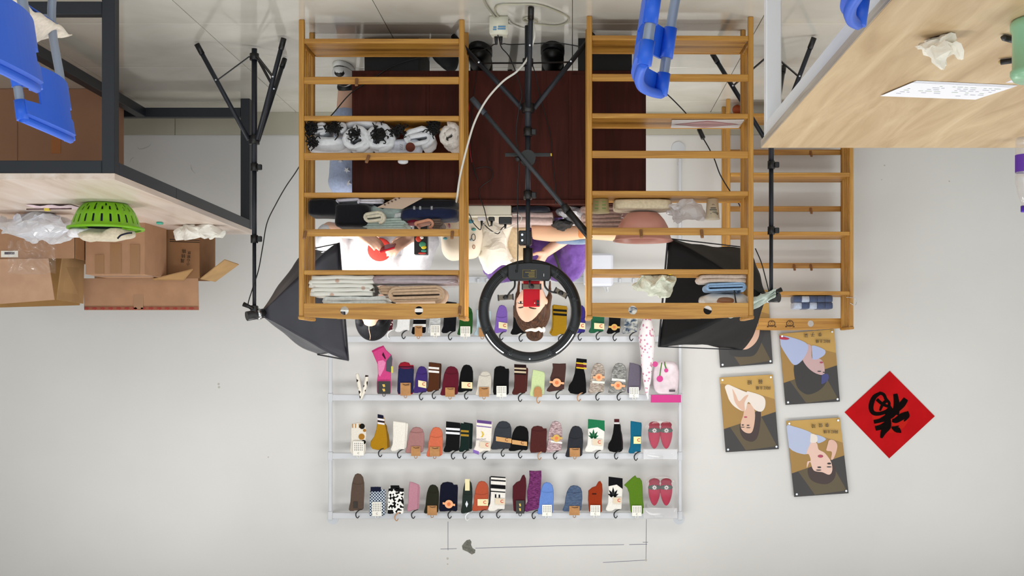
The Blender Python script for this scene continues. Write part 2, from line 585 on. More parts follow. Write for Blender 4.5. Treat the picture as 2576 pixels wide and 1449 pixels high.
for lx, ly in LAMPS:
    t = thing('ceiling_panel_lamp', 'flat white rectangular lamp panel set under the ceiling', 'lamp', (lx, ly, 2.96), 0, 'lamp panels under the ceiling')
    part(t, 'frame', G().box((lx, ly, 2.985), (1.2, 0.6, 0.03)), WHITEM)
    part(t, 'diffuser', G().box((lx, ly, 2.966), (1.16, 0.56, 0.008)), plain('fffaf0', 0.5, emit=1.2))
# marks on the wall: pencil lines, a broken-out hole, screw holes, smears
PENCIL = plain('6f7386', 0.8); HOLE = plain('77776f', 0.95, var=0.4, bscale=60, bmp=0.8); SMEAR = plain('bcb9b2', 0.9)
def wl(x0, y0, x1, y1, w=1.3, m=None):
    a = W(x0, y0, YW); b = W(x1, y1, YW)
    part(wall, 'pencil_line', G().bar(a, b, w * 0.0023, 0.0008, up=(0, 1, 0)), m or PENCIL)
for q in ((1127, 1312, 1127, 1384), (1108, 1381, 1149, 1380), (1196, 1379, 1400, 1373), (1400, 1373, 1570, 1370), (1583, 1370, 1628, 1369),
          (1626, 1306, 1625, 1408), (1617, 1364, 1630, 1364), (1517, 1415, 1624, 1409)): wl(*q)
g = G(); c = W(1178, 1375, YW)
poly = [W(1162 + a, 1355 + b, YW - 0.001) for a, b in ((6, 10), (12, 4), (20, 2), (24, 8), (23, 16), (27, 24), (34, 28), (33, 36), (25, 40), (14, 33), (2, 28), (0, 18))]
part(wall, 'wall_hole', G().prism(poly, (0, 0.004, 0)), HOLE, 'grey broken-out patch of plaster')
for x, y, r in ((1126, 1405, 3), (1126, 1419, 2), (1625, 1409, 3), (550, 966, 3), (551, 974, 3), (675, 1150, 2), (2225, 416, 2), (2388, 456, 2), (2218, 452, 1.5)):
    p = W(x, y, YW); part(wall, 'wall_speck', G().cyl(p, p - Vector((0, 0.001, 0)), r * 0.0023, n=8), SMEAR)
for pts in (((345, 362), (350, 375), (372, 370), (382, 360)), ((326, 412), (331, 400), (340, 396)), ((480, 410), (482, 425), (492, 438)), ((1690, 372), (1705, 366), (1720, 372))):
    part(wall, 'wall_smear', G().tube([W(x, y, YW + .0015) for x, y in pts], [.001, .003, .0015], 6), SMEAR)

# ================================================================== bamboo racks
def rack_proto():
    t = thing('bamboo_rack', 'x', 'rack')
    def pt(n, g, m): return part(t, n, g, m, local=True)
    for sx in (-1, 1):
        x = sx * 0.338
        for y in (0.013, 0.222): pt('post', G().box((x, y, 0.6275), (0.022, 0.026, 1.255), bev=0.003), BAMZ)
        for y in (0.062, 0.098, 0.134, 0.17): pt('slat', G().box((x + sx * 0.002, y, 0.68), (0.008, 0.013, 1.14), bev=0.002), BAMZ)
        pt('end_cap', G().box((x, 0.1175, 1.259), (0.026, 0.246, 0.016), bev=0.004), BAMX)
        pt('end_rail', G().box((x, 0.1175, 0.1), (0.016, 0.19, 0.024), bev=0.002), BAMX)
    for z in (0.0915, 0.417, 0.741, 1.068):
        b = pt('shelf', G().box((0, 0.121, z + 0.001), (0.65, 0.222, 0.014), bev=0.002), BAMX)
        part(b, 'edge_strip', G().box((0, 0.006, z), (0.654, 0.012, 0.02), bev=0.002), BAMX, local=True)
        part(b, 'edge_strip', G().box((0, 0.236, z), (0.654, 0.012, 0.02), bev=0.002), BAMX, local=True)
    for z in (0.257, 0.578, 0.900): pt('hook_rail', G().box((0, 0.008, z), (0.654, 0.014, 0.03), bev=0.002), BAMX)
    # top board with an arched upper edge and two round holes, built as quads around the holes
    g = G(); zb, zt = 1.199, 1.255; hs = (-0.157, 0.157); hr = 0.0185; zc = 1.229
    def arch(x): return zt + 0.012 * (1 - (x / 0.327) ** 2)
    for yv in (0.0, 0.014):
        pass
    cols = [-0.327, -0.25, -0.157 - 0.03, -0.157 + 0.03, -0.05, 0.05, 0.157 - 0.03, 0.157 + 0.03, 0.25, 0.327]
    for a, b in zip(cols[:-1], cols[1:]):
        if abs((a + b) / 2 - hs[0]) < 0.001 or abs((a + b) / 2 - hs[1]) < 0.001:
            h = (a + b) / 2
            outer = []; inner = []; up_, dn_ = math.atan2(arch(h) - zc, .03), math.atan2(zc - zb, .03)
            angs = sorted([2 * math.pi * j / 20 for j in range(20)] + [up_, math.pi - up_, math.pi + dn_, 2 * math.pi - dn_]); n = len(angs)
            for an in angs:
                dx, dz = math.cos(an), math.sin(an)
                k = min(0.03 / abs(dx) if abs(dx) > 1e-6 else 9, ((arch(h) - zc) if dz > 0 else (zc - zb)) / abs(dz) if abs(dz) > 1e-6 else 9)
                outer.append((h + dx * k, zc + dz * k)); inner.append((h + dx * hr, zc + dz * hr))
            vs = []; fs = []
            for y in (0.0, 0.014):
                vs += [Vector((p[0], y, p[1])) for p in outer] + [Vector((p[0], y, p[1])) for p in inner]
            for j in range(n):
                k = (j + 1) % n
                fs += [(j, k, n + k, n + j), (2 * n + j, 2 * n + k, 3 * n + k, 3 * n + j), (n + j, n + k, 3 * n + k, 3 * n + j), (j, k, 2 * n + k, 2 * n + j)]
            g.add(vs, fs)
            for sx in (-1, 1):   # the upper corners left by the square cut
                pass
        else:
            vs = [Vector((x, y, z)) for y in (0.0, 0.014) for x, z in ((a, zb), (b, zb), (b, arch(b)), (a, arch(a)))]
            g.add(vs, [(0, 1, 2, 3), (4, 5, 6, 7), (0, 1, 5, 4), (1, 2, 6, 5), (2, 3, 7, 6), (3, 0, 4, 7)])
    pt('top_board', g, BAMX)
    return t


def copy_tree(o, parent=None):
    c = o.copy(); COL.objects.link(c); c.parent = parent
    for ch in list(o.children): copy_tree(ch, c)
    return c


PEGM = wood('peg_wood', [(0.3, '7a5334'), (0.7, '9c6f48')], (30, 30, 8), 0.5)
def pegs(t, spots, y0=0.004, dy=-0.032):
    for x, z, tilt in spots:
        part(t, 'peg', G().bar((x, y0, z - 0.012), (x + tilt, y0 + dy, z + 0.024), 0.013, 0.009, up=(0, 1, 0.3), bev=0.002), PEGM, local=True)


rk1 = rack_proto(); rk2 = copy_tree(rk1); rk3 = copy_tree(rk1)
rk1.location = (0.806, 5.3, 0); tag(rk1, 'bamboo rack crammed with rolled white socks and folded clothes beside the ring light', 'rack', 'bamboo racks')
rk2.location = (-0.409, 5.25, 0); rk2.rotation_euler.z = R(-0.8); tag(rk2, 'bamboo rack holding a pink bowl, towels and a paper cup', 'rack', 'bamboo racks')
rk3.location = (-1.195, 7.135, 0); rk3.rotation_euler.z = R(180); tag(rk3, 'nearly empty bamboo rack standing against the white wall', 'rack', 'bamboo racks')
# rack local x runs with world X here, so a pixel x maps to X - origin
pegs(rk1, [(XA(895, 5.28) - .806, .262, -.004), (XA(926, 5.28) - .806, .585, .006), (XA(1137, 5.28) - .806, .905, 0), (XA(1156, 5.28) - .806, 1.222, 0), (XA(766, 5.28) - .806, .905, 0)])
pegs(rk2, [(XA(1613, 5.23) + .409, .905, 0), (XA(1766, 5.23) + .409, .905, 0)])
pegs(rk3, [(0.155, .905, 0), (0.06, .905, 0), (0.155, .585, 0), (0.155, .262, 0)], 0.012, 0.032)
INK = plain('4a2c12', 0.7)
def sketch(cx, cz, r):                                  # small brown line drawings of two heads on the rack's top board
    tb = rk3
    def P(a, b): return (rk3.location.x - (rk3.location.x - cx) + 0, 0, 0)
    g = G()
    def ln(pts): g.tube([Vector((-(cx + a * r + 1.195), 0.0165, cz + b * r)) for a, b in pts], 0.0017, 5)
    ln([(math.cos(a * 0.52) * 0.8, math.sin(a * 0.52) * 0.7) for a in range(13)])
    ln([(-.8, .2), (-.5, .55), (0, .4), (.5, .6), (.8, .2)]); ln([(-.35, 0), (-.25, .08)]); ln([(.25, .05), (.35, 0)]); ln([(-.2, -.35), (0, -.45), (.2, -.35)])
    ln([(-.8, .5), (-1.05, .8), (-.6, .75)]); ln([(.8, .5), (1.05, .8), (.6, .75)])
    part(rk3, 'sketch', g, INK, 'small brown line drawing of a head', local=True)
sketch(XA(1941, 7.12), 1.229, 0.024); sketch(XA(1987, 7.12), 1.229, 0.024)
# ================================================================== desk with black steel frame (beside the cardboard boxes)
DZ = 0.741
def desk_left():
    x0, x1, y0, y1 = 1.77, 2.97, 4.857, 6.95
    t = thing('steel_frame_desk', 'long desk with black square steel frame and pale oak top under cardboard boxes', 'desk', ((x0 + x1) / 2, (y0 + y1) / 2, 0))
    part(t, 'desk_top', G().box(((x0 + x1) / 2, (y0 + y1) / 2, DZ - 0.0125), (x1 - x0, y1 - y0, 0.025), bev=0.001), OAKL)
    zt = DZ - 0.025
    for x in (x0 + 0.027, x1 - 0.027):
        for y in (y0 + 0.03, y1 - 0.03): part(t, 'leg', G().box((x, y, zt / 2), (0.05, 0.05, zt), bev=0.002), BLKSTEEL)
    for y in (y0 + 0.03, y1 - 0.03):
        part(t, 'top_rail', G().box(((x0 + x1) / 2, y, zt - 0.025), (x1 - x0 - 0.104, 0.05, 0.05), bev=0.002), BLKSTEEL)
        part(t, 'foot_rail', G().box(((x0 + x1) / 2, y, 0.075), (x1 - x0 - 0.104, 0.05, 0.05), bev=0.002), BLKSTEEL)
    for x in (x0 + 0.027, x1 - 0.027):
        for a, b in ((y0 + 0.055, 5.62), (5.622, y1 - 0.055)):
            part(t, 'side_rail', G().box((x, (a + b) / 2, zt - 0.025), (0.05, b - a, 0.05), bev=0.002), BLKSTEEL)
    part(t, 'stretcher', G().box(((x0 + x1) / 2, (y0 + y1) / 2, 0.075), (0.05, y1 - y0 - 0.11, 0.05), bev=0.002), BLKSTEEL)
    return t
desk_left()
EDGEOAK = wood('grey_oak_edge', [(0.25, '9c9186'), (0.5, 'b8ada0'), (0.75, 'cfc6ba')], (40, 1.5, 60), 0.5)
WHSTEEL = plain('eef0f4', 0.4)
def desk_right():
    x0, x1, y0, y1 = -2.3, -0.62, 1.2, 4.135
    t = thing('white_frame_desk', 'desk with white steel frame and pale oak top holding papers and a bottle', 'desk', ((x0 + x1) / 2, (y0 + y1) / 2, 0))
    part(t, 'desk_top', G().box(((x0 + x1) / 2 - 0.0007, (y0 + y1) / 2, DZ - 0.0125), (x1 - x0 - 0.0015, y1 - y0, 0.025), bev=0.001), OAKN)
    part(t, 'edge_band', G().box((x1 - 0.0003, (y0 + y1) / 2, DZ - 0.0125), (0.001, y1 - y0 - 0.002, 0.0235)), EDGEOAK)
    zt = DZ - 0.025
    for x in (x0 + 0.03, x1 - 0.033):
        for y in (y0 + 0.03, y1 - 0.04): part(t, 'leg', G().box((x, y, zt / 2), (0.05, 0.05, zt), bev=0.003), WHSTEEL)
        part(t, 'side_rail', G().box((x, (y0 + y1) / 2, zt - 0.025), (0.05, y1 - y0 - 0.13, 0.05), bev=0.003), WHSTEEL)
    for y in (y0 + 0.03, y1 - 0.04): part(t, 'end_rail', G().box(((x0 + x1) / 2, y, zt - 0.025), (x1 - x0 - 0.13, 0.05, 0.05), bev=0.003), WHSTEEL)
desk_right()

# ================================================================== mahogany table
def table():
    x0, x1, y0, y1 = -0.328, 0.983, 5.60, 6.10
    t = thing('mahogany_table', 'dark mahogany table with closed front panel and black plinths behind the racks', 'table', ((x0 + x1) / 2, 5.85, 0))
    part(t, 'table_top', G().box(((x0 + x1) / 2, 5.85, 0.733), (x1 - x0, 0.51, 0.024), bev=0.003), MAHOG)
    part(t, 'modesty_panel', G().box(((0.018 + 0.638) / 2, 5.618, 0.434), (0.636, 0.03, 0.574)), MAHOG)
    for a, b, p0, p1 in ((x0, 0.018, XA(1590, 5.6), XA(1455, 5.6)), (0.638, x1, XA(1052, 5.6), XA(916, 5.6))):
        c = part(t, 'pedestal', G().box(((a + b) / 2, 5.845, 0.434), (b - a, 0.49, 0.574), bev=0.0015), MAHOG)
        part(c, 'front_panel', G().box(((a + b) / 2, 5.598, 0.434), (b - a - 0.03, 0.004, 0.54), bev=0.001), MAHOG)
        part(t, 'plinth', G().box(((p0 + p1) / 2, 5.83, 0.0735), (p1 - p0, 0.44, 0.147)), BLKSOFT)
table()

# ================================================================== blue chairs
BLUE = plain('1d5fd8', 0.45); TUBEM = plain('8d97a8', 0.3, metal=0.3)
def chair_proto():
    t = thing('blue_chair', 'x', 'chair')
    def pt(n, g, m): return part(t, n, g, m, local=True)
    def lean(z): return -0.055 * max(0, (z - 0.42)) / 0.37
    for sx in (-1, 1):
        x = sx * 0.16
        pt('leg', G().tube([(x, -0.06, 0.0), (x, -0.02, 0.22), (x, 0.0, 0.42), (x, lean(0.6), 0.6), (x, lean(0.77), 0.77)], 0.0125, 10), TUBEM)
        pt('leg', G().tube([(x, 0.40, 0.0), (x, 0.385, 0.25), (x, 0.37, 0.41), (x, 0.33, 0.425), (x, 0.0, 0.42)], 0.0125, 10), TUBEM)
    # backrest: curved plastic shell wrapped round both tubes, with hand slots that lay the tubes bare
    g = G(); zs = [0.62, 0.645, 0.67, 0.694, 0.7125, 0.731, 0.76, 0.78, 0.793]; nx = 16
    def P(i, z):
        u = -1 + 2 * i / nx
        return Vector((u * 0.165, lean(z) - 0.012 - 0.03 * (1 - u * u) + (0.02 if z > 0.78 else 0), z - 0.012 * (u * u) * (z > 0.77)))
    for k in range(len(zs) - 1):
        for i in range(nx):
            if k in (3, 4) and (i < 3 or i > 12): continue
            a, b, c, d = P(i, zs[k]), P(i + 1, zs[k]), P(i + 1, zs[k + 1]), P(i, zs[k + 1]); o = Vector((0, -0.006, 0))
            g.add([a, b, c, d, a + o, b + o, c + o, d + o], [(0, 1, 2, 3), (7, 6, 5, 4), (0, 4, 5, 1), (1, 5, 6, 2), (2, 6, 7, 3), (3, 7, 4, 0)])
    b = pt('backrest', g, BLUE)
    for sx in (-1, 1):
        for z0, z1 in ((0.62, 0.694), (0.731, 0.785)):
            part(b, 'sleeve', G().cyl((sx * 0.16, lean(z0), z0), (sx * 0.16, lean(z1), z1), 0.0165, n=14), BLUE, local=True)
    part(b, 'top_lip', G().tube([P(i, 0.793) + Vector((0, -0.006, 0)) for i in range(nx + 1)], 0.012, 8, smooth=False), BLUE, local=True)
    pt('seat', G().sheet(lambda u, v: (-0.19 + 0.38 * u, -0.01 + 0.40 * v, 0.437 - 0.02 * math.sin(math.pi * u) * math.sin(math.pi * v)), 8, 8), BLUE)
    return t
ch = chair_proto()
mod(ch.children[5], 'SOLIDIFY', thickness=0.006) if ch.children[5].name.startswith('seat') else None
for o in ch.children:
    if o.name.startswith('seat'): mod(o, 'SOLIDIFY', thickness=0.006)
def place_chair(a, b, flip, label):
    """a, b: ends of the backrest line on the floor plan"""
    global ch_used
    o = ch if not ch_used else copy_tree(ch); ch_used = True
    a = Vector(a); b = Vector(b); c = (a + b) / 2; an = math.atan2(b.y - a.y, b.x - a.x)
    o.location = (c.x, c.y, 0); o.rotation_euler.z = an + (math.pi if flip else 0)
    tag(o, label, 'chair', 'blue plastic chairs')
    return o
ch_used = False
place_chair((1.555, 3.42), (1.555, 3.76), True, 'blue plastic chair with grey tube frame and a cream cloth on its seat')
place_chair((1.355, 2.72), (1.355, 3.05), True, 'blue plastic chair standing back to back with the cloth-covered blue chair')
place_chair((-0.213, 2.785), (-0.272, 3.10), False, 'blue plastic chair turned edge-on in front of the bamboo racks')
place_chair((-0.575, 2.13), (-0.615, 2.47), False, 'blue plastic chair pushed against the white-framed oak desk')
# cream cloth with faint lettering lying on the first chair's seat
g = G().sheet(lambda u, v: (1.52 + 0.34 * u, 3.40 + 0.42 * v,
      0.452 + 0.09 * math.sin(math.pi * min(1, u * 1.2)) * math.sin(math.pi * v) + 0.015 * noise.noise(Vector((u * 6, v * 7, 1)))), 26, 26)
cl = solo('cream_cloth', g, cloth('e2d6c6'), 'cream cotton cloth bag heaped on the blue chair seat', 'bag')
mod(cl, 'SOLIDIFY', thickness=0.004, offset=-1)
text('ouo', plain('2a2522', 0.8), cl, (1.56, 3.39, 0.475), (1, 0, 0), (0, 0.3, 1), 0.03, 'lettering')

# ================================================================== soft boxes on light stands
SATIN = plain('34343f', 0.42, spec=0.6, var=.2, bmp=0.9, bscale=7); NYLON = plain('0c0c0e', 0.6, spec=0.3, bmp=0.5, bscale=7)
WHDIFF = plain('fffdf8', 0.6, emit=6.5)
def tripod(t, c, feet, zc, zs, ztop, r0=0.013):
    """pole with three tubular legs hung from a collar at zc and braced from a hub at zs"""
    c = Vector((c[0], c[1], 0))
    def U(z): return c + Vector((0, 0, z))
    zm = zc + (ztop - zc) * 0.16
    part(t, 'lower_pole', G().cyl(U(0.012), U(zm), r0), BLKSTEEL)
    part(t, 'middle_pole', G().cyl(U(zm), U(zm + (ztop - zm) * 0.5), r0 * 0.86), BLKSTEEL)
    part(t, 'upper_pole', G().cyl(U(zm + (ztop - zm) * 0.5), U(ztop), r0 * 0.7), BLKSTEEL)
    part(t, 'hub', G().cyl(U(zs - 0.015), U(zs + 0.015), r0 * 1.7), BLACK)
    part(t, 'collar', G().cyl(U(zc - 0.02), U(zc + 0.02), r0 * 1.9), BLACK)
    for z in (zm, zm + (ztop - zm) * 0.5):
        k = part(t, 'clamp', G().cyl(U(z - 0.018), U(z + 0.018), r0 * 1.35), BLACK)
        part(k, 'clamp_lever', G().box(U(z) + Vector((-0.025, -0.004, 0)), (0.022, 0.014, 0.026), bev=0.003), BLACK)
    for f in feet:
        f = Vector((f[0], f[1], 0.011)); d = (f - c); d.z = 0; d.normalize()
        a = U(zc) + d * r0 * 2
        l = part(t, 'leg', G().cyl(a, f, 0.0105, n=12), BLKSTEEL)
        part(l, 'rubber_foot', G().cyl(f + (a - f).normalized() * 0.05, f, 0.0125, n=12), BLACK)
        m = a.lerp(f, 0.62)
        part(t, 'brace', G().bar(U(zs) + d * r0 * 1.8, m, 0.013, 0.005), BLACK)
        part(t, 'rivet', G().cyl(m + Vector((0, -0.013, 0)), m + Vector((0, -0.0155, 0)), 0.004, n=8), CHROME)


def softbox(label, apex, corners, sag, label_stand, pole, feet, ztop, SATIN):
    st = thing('light_stand', label_stand, 'light stand', (pole[0], pole[1], 0))
    tripod(st, pole, feet, 0.43, 0.05, ztop, 0.0125)
    part(st, 'tilt_bracket', G().box((pole[0], pole[1], ztop + 0.0), (0.03, 0.036, 0.05), bev=0.004), BLACK)
    part(st, 'tilt_knob', G().cyl((pole[0], pole[1] - 0.02, ztop - 0.01), (pole[0] + 0.045 * (1 if pole[0] > 0 else -1), pole[1] - 0.02, ztop - 0.03), 0.007, 0.011), BLACK)
    sb = thing('softbox', label, 'softbox', tuple(apex))
    ap = Vector(apex); C = [Vector(c) for c in corners]       # near top, near bottom, far bottom, far top
    ctr = sum(C, Vector()) / 4; ax = (ctr - ap).normalized()
    def rib(c, t):                                            # bowed rib from the apex to a corner
        p = ap.lerp(c, t); ctr_t = ap.lerp(ctr, t)
        return p + (p - ctr_t) * sag * math.sin(math.pi * t) * 1.0
    names = ['side_panel', 'lower_panel', 'side_panel', 'upper_panel']
    for k in range(4):
        a, b = C[k], C[(k + 1) % 4]
        def fn(u, v, a=a, b=b):
            t = 0.07 + 0.93 * v
            p = rib(a, t).lerp(rib(b, t), u)
            ct = ap.lerp(ctr, t); ins = 0.06 * math.sin(math.pi * u) * t
            p = p + (ct - p) * ins
            return p + ax * 0.004 * noise.noise(p * 11) + (p - ct) * 0.05 * noise.noise(p * 7)
        o = part(sb, names[k], G().sheet(fn, 14, 14), SATIN); mod(o, 'SOLIDIFY', thickness=0.002)
    g = G(); 
    for k in range(4):
        a, b = C[k], C[(k + 1) % 4]
        g.bar(a, b, 0.005, 0.007, up=ax)
    part(sb, 'rim', g, plain('23242c', 0.7))
    o = part(sb, 'diffuser', G().prism([ctr + (c - ctr) * 0.90 - ax * 0.014 for c in C], ax * 0.003), WHDIFF, 'glowing white diffuser cloth')
    o2 = part(sb, 'lamp_socket', G().cyl(ap - ax * 0.06, ap + ax * 0.04, 0.022), plain('1a1a1d', 0.4))
    part(sb, 'chrome_ring', G().cyl(ap - ax * 0.012, ap + ax * 0.006, 0.026), CHROME)
    return sb
PL = (1.456, 5.75)
softbox('black pyramid softbox tilted towards the seated person in white', W(652, 790, 5.76),
        [W(876, 906, 5.74), W(853, 612, 5.74), W(774, 628, 6.16), W(800, 892, 6.16)], 0.10,
        'black tripod light stand beside the steel-framed desk', PL, [(W(495, 105, 5.67).x, 5.67), (W(714, 90, 5.57).x, 5.57), (W(716, 143, 5.95).x, 5.95)], ZA(782, 5.75), SATIN)
PR = (XA(1940, 5.75), 5.75)
softbox('black pyramid softbox with a pale cloth on it behind the towel rack', W(1930, 748, 5.77),
        [W(1657, 872, 5.72), W(1680, 600, 5.72), W(1872, 622, 6.2), W(1866, 880, 6.2)], 0.12,
        'black tripod light stand behind the corner of the white-framed desk', PR, [(XA(1792, 5.85), 5.85), (XA(2048, 5.556), 5.556), (XA(1972, 6.1), 6.1)], ZA(745, 5.75), NYLON)
# ================================================================== ring light
def ringlight():
    cx, cy = XA(1328, 5.36), 5.36
    t = thing('ring_light_stand', 'black tripod stand with a slanting boom arm between the two racks', 'light stand', (cx, cy, 0))
    tripod(t, (cx, cy), [(XA(1336, 5.08), 5.08), (XA(1140, 5.53), 5.53), (XA(1492, 5.50), 5.50)], ZA(272, 5.36), ZA(157, 5.36), ZA(650, 5.36), 0.0135)
    zc = ZA(395, 5.32)
    k = part(t, 'boom_clamp', G().cyl((cx, cy - 0.025, zc), (cx, cy + 0.025, zc), 0.034), BLACK)
    part(k, 'clamp_knob', G().cyl((XA(1296, 5.33), cy - 0.03, ZA(400, 5.33)), (XA(1310, 5.33), cy - 0.03, ZA(398, 5.33)), 0.011), BLACK)
    a = W(1187, 247, 5.31); b = W(1487, 600, 5.31)
    bo = part(t, 'boom_arm', G().cyl(a, b, 0.0095), plain('2b3036', 0.4))
    part(bo, 'grip', G().cyl(a.lerp(b, 0.8), a.lerp(b, 0.99), 0.0155), BLACK)
    part(bo, 'arm_end', G().cyl(a, a.lerp(b, 0.11), 0.0125), plain('343a42', 0.5))
    part(bo, 'locking_ring', G().cyl(a.lerp(b, 0.765), a.lerp(b, 0.805), 0.018), BLACK)
    h = part(t, 'phone_clip', G().box(((XA(1268, 5.35) + XA(1385, 5.35)) / 2, 5.405, ZA(384, 5.35)), (abs(XA(1268, 5.35) - XA(1385, 5.35)), 0.012, 0.016), bev=0.002), BLACK)
    part(h, 'yellow_tip', G().box((XA(1386, 5.35), 5.404, ZA(384, 5.35)), (0.006, 0.013, 0.01)), plain('d8b321', 0.5))
    # mount
    zb = ZA(640, 5.36)
    part(t, 'mount_block', G().box((cx + 0.012, cy + 0.02, ZA(598, 5.36)), (0.055, 0.05, 0.062), bev=0.004), BLACK)
    for dz in (0.012, -0.012): part(t, 'screw', G().cyl((cx + 0.024, cy - 0.006, ZA(598, 5.36) + dz), (cx + 0.024, cy - 0.009, ZA(598, 5.36) + dz), 0.005, n=10), CHROME)
    part(t, 'mount_neck', G().lathe([(0.0, -0.03), (0.021, -0.03), (0.021, 0.02), (0.024, 0.03), (0.028, 0.05), (0.042, 0.07), (0.0, 0.07)], (cx, cy, ZA(642, 5.36)), n=18), BLACK)
    # the ring
    rc = W(1333, 783, 5.36); ro, ri = 0.221, 0.1745
    r = thing('ring_light', 'big black ring lamp seen from behind framing a face', 'ring light', tuple(rc - Vector((0, 0, ro))))
    prof = [(ri, 0.0), (ri + 0.006, -0.016), (ro - 0.008, -0.016), (ro, 0.0), (ro, 0.008), (ri, 0.008), (ri, 0.0)]
    ring = part(r, 'housing', G().lathe(prof, rc, (0, 1, 0), 72), plain('14191d', 0.42))
    part(r, 'diffuser', G().lathe([(ri + 0.001, 0.0082), (ri + 0.001, 0.016), (ro, 0.016), (ro, 0.0082), (ri + 0.001, 0.0082)], rc, (0, 1, 0), 72), plain('fff6ea', 0.5, emit=6.0), 'glowing white diffuser')
    def arcpt(an, rad, y): return rc + Vector((math.cos(an) * rad, y, math.sin(an) * rad))
    # vent ridges in four segments (angles in world: z up; the control box sits at the bottom)
    for a0, a1 in ((25, 62), (118, 155), (197, 232), (308, 343)):
        for q in range(4):
            rad = ri + 0.010 + q * 0.0072
            part(ring, 'vent_rib', G().tube([arcpt(R(a0 + (a1 - a0) * k / 8), rad, -0.0165) for k in range(9)], 0.0017, 5, smooth=False), plain('05070a', 0.5))
        for an in (a0 - 4, a1 + 4):
            part(ring, 'vent_end', G().bar(arcpt(R(an), ri + 0.006, -0.017), arcpt(R(an), ro - 0.008, -0.017), 0.005, 0.003, up=(0, 1, 0)), plain('05070a', 0.5))
    for an in (90, 66, 114): part(ring, 'screw', G().cyl(arcpt(R(an), ro - 0.017, -0.0155), arcpt(R(an), ro - 0.017, -0.0185), 0.0035, n=10), CHROME)
    for a0, a1 in ((28, 58), (122, 152)):
        part(ring, 'bright_slit', G().tube([arcpt(R(a0 + (a1 - a0) * k / 8), ro - 0.011, -0.016) for k in range(9)], 0.0022, 6, smooth=False), plain('ffffff', 0.5, emit=1.5))
    bz = ZA(688, 5.345); bx = XA(1331, 5.345)
    poly = [W(x, y, 5.322) for x, y in ((1277, 667), (1300, 662), (1332, 660), (1362, 662), (1386, 667), (1386, 698), (1380, 706), (1283, 706), (1277, 699))]
    bxo = part(r, 'control_box', G().prism(poly, (0, 0.04, 0), bev=0.004), plain('0e1114', 0.4))
    gp = plain('a88f3a', 0.6)
    gg = G()
    for (xa, ya, xb, yb) in ((1315, 679, 1349, 679), (1315, 699, 1349, 699), (1315, 679, 1315, 699), (1349, 679, 1349, 699)): gg.bar(W(xa, ya, 5.3215), W(xb, yb, 5.3215), 0.0008, 0.0006, up=(0, 1, 0))
    part(bxo, 'plate_border', gg, gp)
    for i, (xa, xb) in enumerate(((1330, 1345), (1328, 1345), (1330, 1345), (1321, 1345), (1335, 1345))):
        part(bxo, 'plate_print', G().bar(W(xa, 696 - i * 3.7, 5.3215), W(xb, 696 - i * 3.7, 5.3215), 0.0022, 0.0006, up=(0, 1, 0)), gp)
    part(bxo, 'dc_socket', G().cyl(W(1299, 684, 5.3225), W(1299, 684, 5.317), 0.004, n=10), BLACK)
    part(bxo, 'dc_plug', G().cyl(W(1299, 684, 5.3175), W(1299, 680, 5.312), 0.0045, n=10), BLACK)
    part(bxo, 'switch', G().box(W(1368, 692, 5.321), (0.002, 0.002, 0.012)), WHITEM)
    # three phone holders on goosenecks
    dk = plain('202022', 0.35); gold = plain('6d6252', 0.35, metal=0.3)
    def holder(start, path, c, ang, hl):
        part(r, 'gooseneck', G().tube([W(x, y, d) for x, y, d in path], 0.0042, 8), dk)
        u = Vector((math.cos(ang), 0, math.sin(ang))); w = Vector((-math.sin(ang), 0, math.cos(ang)))
        M3 = Matrix((u, Vector((0, 1, 0)), w)).transposed()
        o = part(r, 'phone_holder', G().box(c, (hl, 0.012, 0.022), M3, bev=0.002), gold)
        part(o, 'ball_joint', G().ball(c + Vector((0, -0.012, 0)), 0.0115, 14, 8), dk)
        for s in (-1, 1): part(o, 'jaw', G().box(c + u * s * hl / 2 + Vector((0, 0.008, 0)), (0.006, 0.03, 0.026), M3, bev=0.001), dk)
    holder(None, [(1295, 704, 5.34), (1294, 722, 5.335), (1283, 735, 5.335), (1277, 744, 5.345)], W(1272, 748, 5.355), R(4), 0.062)
    holder(None, [(1370, 704, 5.34), (1371, 720, 5.335), (1382, 732, 5.335), (1400, 737, 5.345)], W(1411, 737, 5.355), R(-28) , 0.056)
    holder(None, [(1332, 704, 5.34), (1332, 712, 5.33), (1334, 720, 5.335), (1335, 722, 5.345)], W(1337, 721, 5.36), 0, 0.078)
    # the red phone clamped in the middle holder
    x0, x1, z0, z1 = px_box(1316, 690, 1358, 772, 5.385)
    ph = thing('red_phone', 'red smartphone with two lenses clamped in the ring lamp', 'phone', ((x0 + x1) / 2, 5.385, z0))
    RED = plain('d0061f', 0.35, spec=.2)
    part(ph, 'phone_body', G().box(((x0 + x1) / 2, 5.385, (z0 + z1) / 2), (x1 - x0, 0.009, z1 - z0), bev=0.003), RED)
    mod_c = W(1350, 763, 5.378)
    cm = part(ph, 'camera_bump', G().box(mod_c, (0.027, 0.003, 0.027), bev=0.0015), RED)
    for x, y in ((1352.5, 758.5), (1352.5, 766.5)): part(cm, 'lens', G().cyl(W(x, y, 5.377), W(x, y, 5.373), 0.0062, n=16), BLACK)
    part(cm, 'flash', G().cyl(W(1345, 762.5, 5.377), W(1345, 762.5, 5.3755), 0.0025, n=10), plain('fff4d8', 0.4))
ringlight()
